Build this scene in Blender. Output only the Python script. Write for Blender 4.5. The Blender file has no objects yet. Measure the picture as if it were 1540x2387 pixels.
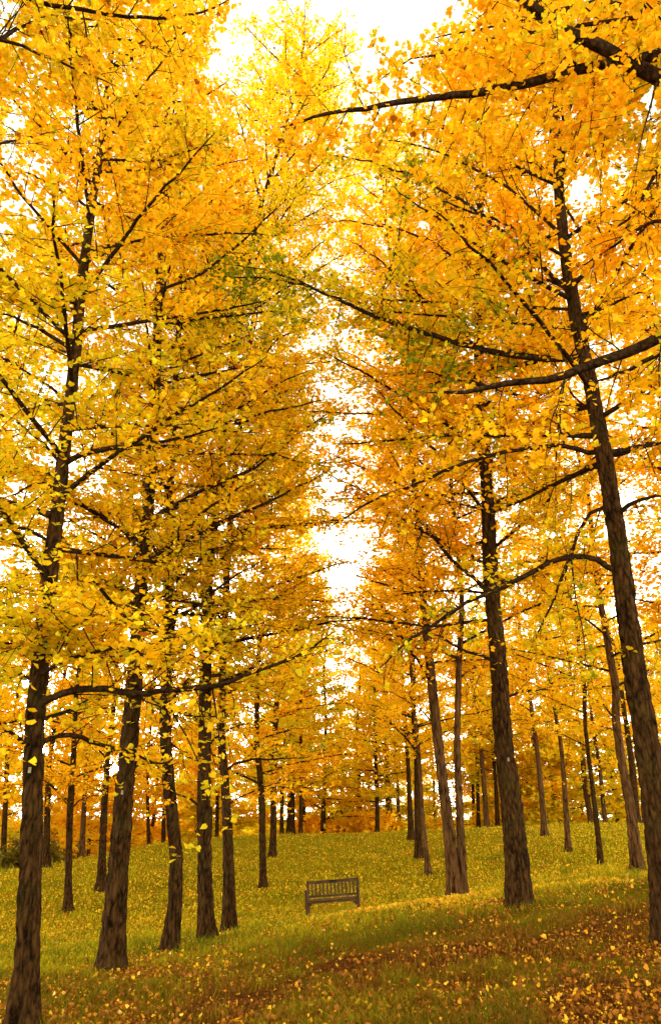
import bpy, math, random
import numpy as np

SEED = 7
rng = np.random.default_rng(SEED)
random.seed(SEED)
scn = bpy.context.scene
COL = scn.collection

# ------------------------------------------------------------------ camera model
PW, PH, F = 1540.0, 2386.0, 1590.0          # picture size and focal length in the same unit
PITCH = math.atan(707.0 / F)
CP, SP = math.cos(PITCH), math.sin(PITCH)

def at(u, v, D):
    """ground-plan depth D (metres along +Y) on the sight line through u, v"""
    r, up = u - PW / 2, PH / 2 - v
    y = F * CP - up * SP
    z = F * SP + up * CP
    t = D / y
    return np.array([r * t, D, z * t])

def project(P):
    P = np.asarray(P)
    f = P[:, 1] * CP + P[:, 2] * SP
    up = -P[:, 1] * SP + P[:, 2] * CP
    f = np.where(f < 0.05, 0.05, f)
    return PW / 2 + F * P[:, 0] / f, PH / 2 - F * up / f

# ------------------------------------------------------------------ noise
def _hash(ix, iy, iz, seed):
    h = (ix * 374761393 + iy * 668265263 + iz * 2147483647 + seed * 1274126177) & 0xFFFFFFFF
    h = ((h ^ (h >> 13)) * 1274126177) & 0xFFFFFFFF
    h = h ^ (h >> 16)
    return (h & 0xFFFFFF) / float(0xFFFFFF)

def vnoise(P, seed=0):
    P = np.asarray(P, dtype=float)
    i = np.floor(P).astype(np.int64)
    f = P - i
    f = f * f * (3 - 2 * f)
    out = 0
    for dx in (0, 1):
        for dy in (0, 1):
            for dz in (0, 1):
                w = (f[..., 0] if dx else 1 - f[..., 0]) * (f[..., 1] if dy else 1 - f[..., 1]) * (f[..., 2] if dz else 1 - f[..., 2])
                out = out + w * _hash(i[..., 0] + dx, i[..., 1] + dy, i[..., 2] + dz, seed)
    return out

def smooth(a, b, x):
    t = np.clip((x - a) / (b - a), 0, 1)
    return t * t * (3 - 2 * t)

def unit(v):
    return v / np.maximum(np.linalg.norm(v, axis=-1, keepdims=True), 1e-9)

# ------------------------------------------------------------------ materials
def mat(name):
    m = bpy.data.materials.new(name)
    m.use_nodes = True
    nt = m.node_tree
    nt.nodes.clear()
    return m, nt, nt.nodes, nt.links

def N(nodes, t, **kw):
    n = nodes.new(t)
    for k, v in kw.items():
        setattr(n, k, v)
    return n

def ramp(nodes, stops):
    r = nodes.new('ShaderNodeValToRGB')
    e = r.color_ramp.elements
    while len(e) < len(stops):
        e.new(0.5)
    for k, (p, c) in enumerate(stops):
        e[k].position = p
        e[k].color = (*c, 1)
    return r

def leaf_material(name, trans=0.5, gloss=0.05):
    m, nt, nd, lk = mat(name)
    out = N(nd, 'ShaderNodeOutputMaterial')
    at_ = N(nd, 'ShaderNodeAttribute', attribute_name='tone')
    tc = N(nd, 'ShaderNodeNewGeometry')
    nz = N(nd, 'ShaderNodeTexNoise')
    nz.inputs['Scale'].default_value = 28
    lk.new(tc.outputs['Position'], nz.inputs['Vector'])
    mr = N(nd, 'ShaderNodeMapRange')
    mr.inputs[1].default_value = 0.3; mr.inputs[2].default_value = 0.7
    mr.inputs[3].default_value = 0.82; mr.inputs[4].default_value = 1.1
    lk.new(nz.outputs['Fac'], mr.inputs[0])
    mx = N(nd, 'ShaderNodeMix', data_type='RGBA', blend_type='MULTIPLY')
    mx.inputs[0].default_value = 1
    lk.new(at_.outputs['Color'], mx.inputs[6]); lk.new(mr.outputs[0], mx.inputs[7])
    d = N(nd, 'ShaderNodeBsdfDiffuse'); t = N(nd, 'ShaderNodeBsdfTranslucent')
    lk.new(mx.outputs[2], d.inputs['Color']); lk.new(mx.outputs[2], t.inputs['Color'])
    a = N(nd, 'ShaderNodeMixShader'); a.inputs[0].default_value = trans
    lk.new(d.outputs[0], a.inputs[1]); lk.new(t.outputs[0], a.inputs[2])
    g = N(nd, 'ShaderNodeBsdfGlossy'); g.inputs['Roughness'].default_value = 0.5
    g.inputs['Color'].default_value = (1, .8, .45, 1)
    b = N(nd, 'ShaderNodeMixShader'); b.inputs[0].default_value = gloss
    lk.new(a.outputs[0], b.inputs[1]); lk.new(g.outputs[0], b.inputs[2])
    lk.new(b.outputs[0], out.inputs[0])
    return m

def bark_material(name, dark, mid, light, zs=4.5, xs=15.0, bump=1.0, moss=0.25):
    m, nt, nd, lk = mat(name)
    out = N(nd, 'ShaderNodeOutputMaterial')
    p = N(nd, 'ShaderNodeBsdfPrincipled'); p.inputs['Roughness'].default_value = 0.92
    p.inputs['Specular IOR Level'].default_value = 0.04
    tc = N(nd, 'ShaderNodeTexCoord')
    mp = N(nd, 'ShaderNodeMapping'); mp.inputs['Scale'].default_value = (xs, xs, zs)
    lk.new(tc.outputs['Object'], mp.inputs['Vector'])
    n1 = N(nd, 'ShaderNodeTexNoise'); n1.inputs['Scale'].default_value = 1.0; n1.inputs['Detail'].default_value = 6; n1.inputs['Roughness'].default_value = 0.65
    n1.inputs['Distortion'].default_value = 0.6
    lk.new(mp.outputs[0], n1.inputs['Vector'])
    v1 = N(nd, 'ShaderNodeTexVoronoi', feature='DISTANCE_TO_EDGE'); v1.inputs['Scale'].default_value = 1.3
    lk.new(mp.outputs[0], v1.inputs['Vector'])
    mpf = N(nd, 'ShaderNodeMath', operation='MULTIPLY_ADD'); mpf.inputs[1].default_value = 0.7; 
    lk.new(v1.outputs['Distance'], mpf.inputs[0]); lk.new(n1.outputs['Fac'], mpf.inputs[2])
    n3 = N(nd, 'ShaderNodeTexNoise'); n3.inputs['Scale'].default_value = 3.4; n3.inputs['Detail'].default_value = 6; n3.inputs['Roughness'].default_value = .75
    mp3 = N(nd, 'ShaderNodeMapping'); mp3.inputs['Scale'].default_value = (xs, xs, zs * 2.2); lk.new(tc.outputs['Object'], mp3.inputs['Vector']); lk.new(mp3.outputs[0], n3.inputs['Vector'])
    mp4 = N(nd, 'ShaderNodeMath', operation='MULTIPLY_ADD'); mp4.inputs[1].default_value = .55; mp4.inputs[2].default_value = -.275
    lk.new(n3.outputs['Fac'], mp4.inputs[0])
    mp5 = N(nd, 'ShaderNodeMath', operation='ADD'); lk.new(mpf.outputs[0], mp5.inputs[0]); lk.new(mp4.outputs[0], mp5.inputs[1]); mpf = mp5
    r = ramp(nd, [(0.42, dark), (0.56, mid), (0.90, light)])
    lk.new(mpf.outputs[0], r.inputs[0])
    n2 = N(nd, 'ShaderNodeTexNoise'); n2.inputs['Scale'].default_value = 2.2; n2.inputs['Detail'].default_value = 5
    lk.new(tc.outputs['Object'], n2.inputs['Vector'])
    rm = ramp(nd, [(0.52, (0, 0, 0)), (0.72, (1, 1, 1))])
    lk.new(n2.outputs['Fac'], rm.inputs[0])
    mf = N(nd, 'ShaderNodeMath', operation='MULTIPLY'); mf.inputs[1].default_value = moss
    lk.new(rm.outputs[0], mf.inputs[0])
    mx = N(nd, 'ShaderNodeMix', data_type='RGBA'); mx.inputs[7].default_value = (0.06, 0.055, 0.012, 1)
    lk.new(mf.outputs[0], mx.inputs[0]); lk.new(r.outputs[0], mx.inputs[6])
    lk.new(mx.outputs[2], p.inputs['Base Color'])
    b = N(nd, 'ShaderNodeBump'); b.inputs['Strength'].default_value = bump; b.inputs['Distance'].default_value = 0.02
    lk.new(mpf.outputs[0], b.inputs['Height']); lk.new(b.outputs[0], p.inputs['Normal'])
    lk.new(p.outputs[0], out.inputs[0])
    return m

M_LEAF = leaf_material('ginkgo_leaf', 0.54, 0.012)
M_FALLEN = leaf_material('fallen_leaf', 0.25, 0.015)
M_GRASS = leaf_material('grass_blade', 0.35, 0.006)
M_BARK = bark_material('ridged_bark', (0.004, 0.0019, 0.0005), (0.025, 0.0115, 0.003), (0.07, 0.034, 0.010))
M_BARK_FAR = bark_material('pale_bark', (0.012, 0.006, 0.002), (0.062, 0.030, 0.010), (0.13, 0.066, 0.026), 2.2, 12.0, 0.9, 0.1)
M_TWIG = bark_material('branch_bark', (0.007, 0.0035, 0.0015), (0.02, 0.010, 0.004), (0.05, 0.027, 0.012), 14, 14, 0.5, 0.15)

def wood_material():
    m, nt, nd, lk = mat('weathered_teak')
    out = N(nd, 'ShaderNodeOutputMaterial')
    p = N(nd, 'ShaderNodeBsdfPrincipled'); p.inputs['Roughness'].default_value = 0.8
    tc = N(nd, 'ShaderNodeTexCoord')
    mp = N(nd, 'ShaderNodeMapping'); mp.inputs['Scale'].default_value = (6, 40, 40)
    lk.new(tc.outputs['Object'], mp.inputs['Vector'])
    n = N(nd, 'ShaderNodeTexNoise'); n.inputs['Scale'].default_value = 1.0; n.inputs['Detail'].default_value = 5
    lk.new(mp.outputs[0], n.inputs['Vector'])
    r = ramp(nd, [(0.3, (0.026, 0.011, 0.002)), (0.55, (0.085, 0.036, 0.006)), (0.8, (0.18, 0.080, 0.016))])
    lk.new(n.outputs['Fac'], r.inputs[0]); lk.new(r.outputs[0], p.inputs['Base Color'])
    lk.new(p.outputs[0], out.inputs[0])
    return m
M_WOOD = wood_material()

def plain(name, col, rough=0.7):
    m, nt, nd, lk = mat(name)
    out = N(nd, 'ShaderNodeOutputMaterial')
    p = N(nd, 'ShaderNodeBsdfPrincipled'); p.inputs['Roughness'].default_value = rough
    tc = N(nd, 'ShaderNodeTexCoord')
    n = N(nd, 'ShaderNodeTexNoise'); n.inputs['Scale'].default_value = 40
    lk.new(tc.outputs['Object'], n.inputs['Vector'])
    r = ramp(nd, [(0.3, tuple(c * 0.7 for c in col)), (0.7, col)])
    lk.new(n.outputs['Fac'], r.inputs[0]); lk.new(r.outputs[0], p.inputs['Base Color'])
    lk.new(p.outputs[0], out.inputs[0])
    return m
M_PLAQUE = plain('dark_plaque', (0.012, 0.009, 0.007), 0.5)
M_TAG = plain('pale_tag', (0.42, 0.36, 0.27), 0.5)

# ------------------------------------------------------------------ mesh helpers
def mesh_from(name, V, faces, m, tone=None, smooth_=False):
    """faces: list of (n,k) int arrays"""
    me = bpy.data.meshes.new(name)
    V = np.asarray(V, dtype=np.float32)
    me.vertices.add(len(V)); me.vertices.foreach_set('co', V.ravel())
    idx = np.concatenate([f.ravel() for f in faces]).astype(np.int32)
    tot = np.concatenate([np.full(len(f), f.shape[1]) for f in faces]).astype(np.int32)
    st = np.concatenate([[0], np.cumsum(tot)[:-1]]).astype(np.int32)
    me.loops.add(len(idx)); me.loops.foreach_set('vertex_index', idx)
    me.polygons.add(len(tot)); me.polygons.foreach_set('loop_start', st)
    if smooth_:
        me.polygons.foreach_set('use_smooth', np.ones(len(tot), dtype=bool))
    me.update(calc_edges=True)
    if tone is not None:
        a = me.attributes.new('tone', 'FLOAT_COLOR', 'POINT')
        c = np.ones((len(V), 4), dtype=np.float32); c[:, :3] = tone
        a.data.foreach_set('color', c.ravel())
    me.materials.append(m)
    return me

def link(name, me, parent=None):
    o = bpy.data.objects.new(name, me)
    COL.objects.link(o)
    if parent is not None:
        o.parent = parent
    return o

def tag(o, label=None, cat=None, group=None, kind=None):
    for k, v in (('label', label), ('category', cat), ('group', group), ('kind', kind)):
        if v:
            o[k] = v
    return o

def empty(name, loc, rot=(0, 0, 0)):
    o = bpy.data.objects.new(name, None)
    COL.objects.link(o); o.location = loc; o.rotation_euler = rot
    o.empty_display_size = 0.3
    return o

class MB:
    def __init__(s):
        s.V = []; s.F = {}; s.n = 0
    def add(s, V, F):
        s.V.append(V); F = np.asarray(F) + s.n
        s.F.setdefault(F.shape[1], []).append(F); s.n += len(V)
    def tube(s, P, R, k=5, cap=True):
        P = np.asarray(P, float); n = len(P)
        T = np.gradient(P, axis=0); T = unit(T)
        ref = np.array([0.3, 0.2, 1.0]) if abs(T[0, 2]) < 0.9 else np.array([1.0, 0.2, 0])
        a = unit(np.cross(T, ref)); b = np.cross(T, a)
        ang = np.arange(k) * 2 * math.pi / k
        R = np.asarray(R, float)
        V = P[:, None, :] + R[:, None, None] * (np.cos(ang)[None, :, None] * a[:, None, :] + np.sin(ang)[None, :, None] * b[:, None, :])
        i = np.arange(n - 1)[:, None] * k; j = np.arange(k)[None, :]; j2 = (j + 1) % k
        Fq = np.stack([i + j, i + j2, i + k + j2, i + k + j], -1).reshape(-1, 4)
        s.add(V.reshape(-1, 3), Fq)
    def pegs(s, B, Dv, L, r):
        """short tapered spur shoots"""
        n = len(B)
        if n == 0: return
        a = unit(np.cross(Dv, np.array([0.37, 0.61, 0.7]))); b = np.cross(Dv, a)
        V = np.empty((n, 6, 3))
        for q in range(3):
            c, sn = math.cos(q * 2.0944), math.sin(q * 2.0944)
            o = (c * a + sn * b) * r
            V[:, q] = B + o; V[:, q + 3] = B + Dv * L[:, None] + o * 0.75
        base = (np.arange(n) * 6)[:, None]
        for f in ((0, 1, 4, 3), (1, 2, 5, 4), (2, 0, 3, 5)):
            pass
        Fq = np.concatenate([base + np.array(f) for f in ((0, 1, 4, 3), (1, 2, 5, 4), (2, 0, 3, 5))])
        s.add(V.reshape(-1, 3), Fq)
        s.add(V[:, 3:].reshape(-1, 3), np.arange(n * 3).reshape(-1, 3))
    def box(s, c, size, rx=0.0, bev=0.006):
        """bevelled box, turned by rx about X through its centre"""
        h = np.array(size) / 2
        b = min(bev, *(h * 0.6))
        vs = []
        for ax in range(3):
            for sx in (-1, 1):
                for (p, q) in ((-1, -1), (1, -1), (1, 1), (-1, 1)):
                    v = np.zeros(3); o = [i for i in range(3) if i != ax]
                    v[ax] = sx * h[ax]; v[o[0]] = p * (h[o[0]] - b); v[o[1]] = q * (h[o[1]] - b)
                    vs.append(v)
        vs = np.array(vs)
        quads = [list(range(i, i + 4)) if (i // 4) % 2 else list(range(i, i + 4))[::-1] for i in range(0, 24, 4)]
        tris = []
        def near(corner):
            return [int(i) for i in range(24) if np.all(np.sign(vs[i]) == corner)]
        for ax in range(3):
            o = [i for i in range(3) if i != ax]
            for s1 in (-1, 1):
                for s2 in (-1, 1):
                    pts = []
                    for f in o:
                        for sx in (-1, 1):
                            for i in range(24):
                                if i // 8 == f and np.sign(vs[i][o[0]]) == s1 and np.sign(vs[i][o[1]]) == s2 and np.sign(vs[i][ax]) == sx:
                                    pts.append((f, sx, i))
                    d = {(f, sx): i for f, sx, i in pts}
                    quads.append([d[(o[0], -1)], d[(o[0], 1)], d[(o[1], 1)], d[(o[1], -1)]])
        for cx in (-1, 1):
            for cy in (-1, 1):
                for cz in (-1, 1):
                    tris.append(near(np.array([cx, cy, cz])))
        cr, sr = math.cos(rx), math.sin(rx)
        W = vs.copy(); W[:, 1] = vs[:, 1] * cr - vs[:, 2] * sr; W[:, 2] = vs[:, 1] * sr + vs[:, 2] * cr
        W += np.array(c)
        n0 = s.n
        s.V.append(W); s.n += 24
        s.F.setdefault(4, []).append(np.array(quads) + n0); s.F.setdefault(3, []).append(np.array(tris) + n0)
    def build(s, name, m, parent=None, origin=(0, 0, 0), sm=False):
        if not s.V: return None
        V = np.concatenate(s.V) - np.array(origin)
        F_ = [np.concatenate(f) for f in s.F.values()]
        return link(name, mesh_from(name, V, F_, m, smooth_=sm), parent)

# ------------------------------------------------------------------ terrain
CTRL = []
def ctrl(u, v, D):
    p = at(u, v, D); CTRL.append((p[0], p[1], p[2]))
for c in ((50, 2386, 7.0), (262, 2250, 9.5), (398, 2226, 10.9), (483, 2206, 12), (537, 2168, 14.5), (613, 2056, 26), (636, 2006, 33),
          (158, 2136, 22), (236, 2071, 25), (1065, 2103, 15), (1211, 2106, 10.6), (1565, 2195, 7.5), (999, 2041, 26), (975, 1997, 30),
          (958, 1956, 37), (1485, 2035, 18), (1399, 2015, 23), (1324, 1985, 27), (1269, 1948, 33), (715, 2141, 20.8), (840, 2132, 20.8),
          (0, 2045, 27), (200, 2003, 33), (400, 1958, 40), (700, 1946, 44), (900, 1940, 45), (1150, 1932, 46), (1480, 1922, 46), (770, 2386, 7.0)):
    ctrl(*c)
CTRL += [(-20, 40, -4.6), (-32, 30, -4.5), (-14, 52, -4.6), (0, 62, -3.6), (20, 64, -3.0), (40, 64, -3.0), (-6, 0, -1.6), (6, 0, -1.2), (0, 0, -1.6),
         (0, 3.5, -1.6), (-12, 8, -2.2), (12, 10, -0.7), (16, 20, -0.7), (22, 36, -0.5), (0, -10, -1.6), (-14, 18, -2.3)]
CTRL = np.array(CTRL)
def trend(x, y):
    return -1.6 - 2.0 * smooth(46, 85, y) - 0.8 * smooth(10, 40, -x)
def _k(d2):
    return np.exp(-d2 / (2 * 8.0 ** 2)) * 0.55 + 0.45 * np.exp(-d2 / (2 * 18.0 ** 2))
_d2 = ((CTRL[:, None, :2] - CTRL[None, :, :2]) ** 2).sum(-1)
_W = np.linalg.solve(_k(_d2) + 0.015 * np.eye(len(CTRL)), CTRL[:, 2] - trend(CTRL[:, 0], CTRL[:, 1]))
def ground_z(x, y):
    x = np.atleast_1d(np.asarray(x, float)); y = np.atleast_1d(np.asarray(y, float))
    out = trend(x, y)
    for (cx, cy, _), w in zip(CTRL, _W):
        out = out + w * _k((x - cx) ** 2 + (y - cy) ** 2)
    return out
def gz(x, y):
    return float(ground_z([x], [y])[0])

def litter_mask(x, y):
    """1 where the near ground is bare rust-brown litter, 0 where grass grows"""
    P = np.stack([x, y, np.zeros_like(x)], -1)
    n = vnoise(P * 0.55, 3) * 0.6 + vnoise(P * 1.7, 4) * 0.4
    edge = 9.2 + 0.28 * x + (n - 0.5) * 5.0
    return smooth(0.9, -0.9, y - edge) * smooth(-2.6, -1.0, x + (n - .5) * 1.5) * (.25 + .75 * smooth(.42, .58, vnoise(P * .95 + 7, 6) * .6 + vnoise(P * 3.1, 8) * .4))

def axis(a, b, step):
    return np.arange(a, b + step * .5, step)
ys = np.concatenate([axis(-30, 2, 4), axis(3, 30, 0.3), axis(31, 70, 0.9), axis(74, 130, 6), np.array([160, 220, 320, 460, 700])])
xs = np.concatenate([-np.array([700, 400, 250, 150, 100]), axis(-70, -32, 4), axis(-30, -15, 1.0), axis(-14.5, 14.5, 0.3), axis(15, 30, 1.0), axis(32, 70, 4), np.array([100, 150, 250, 400, 700])])
GX, GY = np.meshgrid(xs, ys)
GZ = ground_z(GX.ravel(), GY.ravel()).reshape(GX.shape)
GZ += (vnoise(np.stack([GX * 1.3, GY * 1.3, GX * 0], -1), 9) - .5) * 0.05
nx, ny = len(xs), len(ys)
I = (np.arange(ny - 1)[:, None] * nx + np.arange(nx - 1)[None, :]).ravel()
GF = np.stack([I, I + 1, I + nx + 1, I + nx], -1)

def ground_material():
    m, nt, nd, lk = mat('leafy_turf')
    out = N(nd, 'ShaderNodeOutputMaterial')
    p = N(nd, 'ShaderNodeBsdfPrincipled'); p.inputs['Roughness'].default_value = 0.95; p.inputs['Specular IOR Level'].default_value = 0.0
    g = N(nd, 'ShaderNodeNewGeometry')
    def noise(s, det=4, rough=.6):
        n = N(nd, 'ShaderNodeTexNoise'); n.inputs['Scale'].default_value = s; n.inputs['Detail'].default_value = det; n.inputs['Roughness'].default_value = rough
        lk.new(g.outputs['Position'], n.inputs['Vector']); return n
    a = noise(0.7, 5); ra = ramp(nd, [(0.3, (0.10, 0.105, 0.004)), (0.5, (0.17, 0.15, 0.005)), (0.7, (0.26, 0.19, 0.006))])
    lk.new(a.outputs['Fac'], ra.inputs[0])
    b = noise(22, 4, .7); rb = ramp(nd, [(0.45, (0, 0, 0)), (0.7, (1, 1, 1))])
    lk.new(b.outputs['Fac'], rb.inputs[0])
    mb = N(nd, 'ShaderNodeMath', operation='MULTIPLY'); mb.inputs[1].default_value = .45; lk.new(rb.outputs[0], mb.inputs[0])
    m1 = N(nd, 'ShaderNodeMix', data_type='RGBA'); m1.inputs[7].default_value = (0.20, 0.12, 0.01, 1)
    lk.new(mb.outputs[0], m1.inputs[0]); lk.new(ra.outputs[0], m1.inputs[6])
    # rust-brown litter where the mesh says so
    c = noise(14, 6, .7); rc = ramp(nd, [(0.3, (0.035, 0.015, 0.005)), (0.5, (0.095, 0.035, 0.008)), (0.72, (0.17, 0.075, 0.012))])
    lk.new(c.outputs['Fac'], rc.inputs[0])
    at_ = N(nd, 'ShaderNodeAttribute', attribute_name='tone')
    m2 = N(nd, 'ShaderNodeMix', data_type='RGBA')
    lk.new(at_.outputs['Fac'], m2.inputs[0]); lk.new(m1.outputs[2], m2.inputs[6]); lk.new(rc.outputs[0], m2.inputs[7])
    lk.new(m2.outputs[2], p.inputs['Base Color'])
    bp = N(nd, 'ShaderNodeBump'); bp.inputs['Strength'].default_value = .8; bp.inputs['Distance'].default_value = .05
    d = noise(30, 6, .8); lk.new(d.outputs['Fac'], bp.inputs['Height']); lk.new(bp.outputs[0], p.inputs['Normal'])
    lk.new(p.outputs[0], out.inputs[0])
    return m
GV = np.stack([GX.ravel(), GY.ravel(), GZ.ravel()], -1)
lm = litter_mask(GV[:, 0], GV[:, 1])
me = mesh_from('ground', GV, [GF], ground_material(), tone=np.repeat(lm[:, None], 3, 1), smooth_=True)
tag(link('ground', me), kind='structure')

# ------------------------------------------------------------------ leaves
FAN8 = (np.array([[0, 0, 0], [0, .76, -.03], [-.13, .93, .0], [-.38, .84, .05], [-.54, .56, .10], [.13, .93, .0], [.38, .84, .05], [.54, .56, .10]]),
        [(0, 1, 2, 3, 4), (0, 7, 6, 5, 1)])
FAN5 = (np.array([[0, 0, 0], [-.54, .58, .08], [-.22, .93, 0], [.22, .93, 0], [.54, .58, .08]]), [(0, 4, 3, 2, 1)])
TRI4 = (np.array([[0, 0, 0], [-.55, .65, .06], [0, .98, 0], [.55, .65, .06]]), [(0, 3, 2, 1)])

def leaf_mesh(name, P, axis_, nrm, size, tone, tmpl, m, curl=1.0):
    T, Fc = tmpl
    nrm = unit(nrm)
    Y = unit(axis_ - (axis_ * nrm).sum(-1, keepdims=True) * nrm)
    X = np.cross(Y, nrm)
    k = len(T); n = len(P)
    w = (0.85 + 0.4 * rng.random(n))
    V = P[:, None, :] + size[:, None, None] * (T[None, :, 0, None] * X[:, None, :] * w[:, None, None] + T[None, :, 1, None] * Y[:, None, :]
                                              + T[None, :, 2, None] * nrm[:, None, :] * (curl * (rng.random(n) * 4.0 - 1.0))[:, None, None])
    base = (np.arange(n) * k)[:, None]
    F_ = [base + np.array(f)[None, :] for f in Fc]
    return mesh_from(name, V.reshape(-1, 3), F_, m, tone=np.repeat(tone, k, 0))

ORANGE = np.array((0.95, 0.46, 0.006)); YELLOW = np.array((0.95, 0.57, 0.009)); LIME = np.array((0.73, 0.60, 0.013)); GREEN = np.array((0.20, 0.26, 0.012))
RUST = np.array((0.40, 0.13, 0.010))
def leaf_tones(P, orange, lime, green, seed, boost=0):
    n = len(P)
    c1 = vnoise(P * 0.8, seed) * .65 + vnoise(P * 2.6, seed + 1) * .35 + rng.normal(0, .17, n)
    c2 = vnoise(P * 0.6 + 31, seed + 2) * .7 + vnoise(P * 2.1, seed + 3) * .3 + rng.normal(0, .16, n)
    col = np.repeat(YELLOW[None], n, 0)
    c2 = c2 + boost; c1 = c1 - boost
    a = smooth(.75 - orange, 1.0 - orange, c1)[:, None]; col = col * (1 - a) + ORANGE * a
    b = smooth(.85 - lime, 1.1 - lime, c2)[:, None]; col = col * (1 - b) + LIME * b
    g = smooth(1.0 - green, 1.2 - green, c2)[:, None]; col = col * (1 - g) + GREEN * g
    r = (rng.random(n) < 0.012)[:, None]; col = np.where(r, RUST, col)
    return col * (0.86 + 0.22 * rng.random(n))[:, None]

# places where the photograph shows open sky between the crowns (trees are thinned there)
GAPS = [(690, 40, 125, 130, .985), (600, 165, 75, 60, .95), (820, 60, 45, 120, .95), (185, 285, 26, 42, .9), (30, 330, 38, 70, .75), (12, 40, 45, 50, .85), (60, 235, 30, 30, .5),
        (835, 835, 50, 55, .4), (845, 960, 40, 70, .45), (800, 1335, 46, 46, .93), (790, 1130, 36, 70, .5), (785, 1240, 36, 50, .5), (1515, 255, 40, 50, .75),
        (600, 740, 26, 40, .5), (770, 780, 40, 40, .6), (480, 560, 40, 40, .4), (1140, 430, 50, 50, .4), (1090, 730, 40, 50, .4), (700, 450, 60, 60, .35), (620, 480, 50, 50, .35)]
SUNPX = (262.0, 1790.0)
CELL = 4.0
CLEAR_D = np.zeros((int(PH / CELL) + 2, int(PW / CELL) + 2)); CLEAR_P = np.zeros_like(CLEAR_D)
def clear_line(P, width, prob):
    P, L = resample(P, max(8, int(L_est(P) * 25)))
    u, v = project(P); d = P[:, 1]
    f = P[:, 1] * CP + P[:, 2] * SP
    w = np.maximum(width * F / np.maximum(f, .5), 3.0) if np.isscalar(width) else np.interp(np.linspace(0, 1, len(P)), np.linspace(0, 1, len(width)), width) * F / np.maximum(f, .5)
    for k in range(len(P)):
        if not (-20 < u[k] < PW + 20 and -20 < v[k] < PH + 20): continue
        r = max(4.0, w[k])
        i0, i1 = int(max(0, (v[k] - r) / CELL)), int(min(CLEAR_D.shape[0] - 1, (v[k] + r) / CELL))
        j0, j1 = int(max(0, (u[k] - r) / CELL)), int(min(CLEAR_D.shape[1] - 1, (u[k] + r) / CELL))
        a = CLEAR_D[i0:i1 + 1, j0:j1 + 1]; np.maximum(a, d[k], out=a)
        b = CLEAR_P[i0:i1 + 1, j0:j1 + 1]; np.maximum(b, prob, out=b)

def thin(P, gaps=True):
    u, v = project(P)
    keep = np.ones(len(P), bool)
    j = (vnoise(P * 2.2, 55) - .5) * 1.1
    if gaps:
        for (cu, cv, ru, rv, p) in GAPS:
            d = np.sqrt(((u - cu) / ru) ** 2 + ((v - cv) / rv) ** 2) + j
            keep &= ~((d < 1) & (rng.random(len(P)) < p))
    ii = np.clip((v / CELL).astype(int), 0, CLEAR_D.shape[0] - 1); jj = np.clip((u / CELL).astype(int), 0, CLEAR_D.shape[1] - 1)
    inside = (u > 0) & (u < PW) & (v > 0) & (v < PH) & (P[:, 1] < CLEAR_D[ii, jj] + .1)
    cp = CLEAR_P[ii, jj]
    pr = cp * np.where(cp > .8, smooth(.1, .3, vnoise(P * 1.9, 57)), smooth(.22, .5, vnoise(P * 1.9, 57)))
    keep &= ~(inside & (rng.random(len(P)) < pr))
    ds = np.hypot(u - SUNPX[0], v - SUNPX[1])
    keep &= ~((ds < 16) | ((ds < 30) & (rng.random(len(P)) < .35)))
    return keep

# ------------------------------------------------------------------ trees
class Tree:
    def __init__(s, D, px, r, H, h0, lod, R=2.8, limbs=(), tone=(.3, .15, .0), hang=.1, base=None, bark=None, tags=(), twin=None, nprim=None, droop=0.0, dens=1.0, flare=1.0, tap=.78):
        s.__dict__.update(locals())

def trunk_axis(t, px, base=None):
    if base is not None:
        p = [np.array([base[0], base[1], gz(*base)])]
    else:
        p = [at(u, v, t.D) for u, v in px]
        p[0][2] = gz(p[0][0], p[0][1])
    p = np.array(p)
    z0 = p[0, 2]
    top = p[-1]
    if top[2] < z0 + t.H - .5:
        k = 4
        ex = [(top[0] + random.uniform(-.12, .12) * q, t.D if base is None else base[1], top[2] + (z0 + t.H - top[2]) * q / k) for q in range(1, k + 1)]
        p = np.concatenate([p, np.array(ex)])
    Hh = p[-1, 2] - z0
    zz = np.linspace(z0, p[-1, 2], 240)
    x = np.interp(zz, p[:, 2], p[:, 0])
    ker = np.exp(-np.linspace(-2, 2, 15) ** 2); ker /= ker.sum()
    xp = np.concatenate([np.full(7, x[0]) - (np.arange(7, 0, -1)) * (x[1] - x[0]), x, np.full(7, x[-1])])
    x = np.convolve(xp, ker, 'valid')
    sd = random.random() * 50
    y = np.full(240, p[0, 1]) + (np.interp(zz - z0, np.linspace(0, 20, 9), np.array([0] + [random.uniform(-.12, .12) for _ in range(8)])))
    return np.stack([x, y, zz], -1), Hh

def trunk_radius(r, h, H, flare):
    return np.maximum(r * np.clip(1 - h / (H * 1.03), 0, 1) ** .72, .012) + r * .42 * flare * 1.5 * np.exp(-h / .20) + r * .14 * np.exp(-h / .9)

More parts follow.
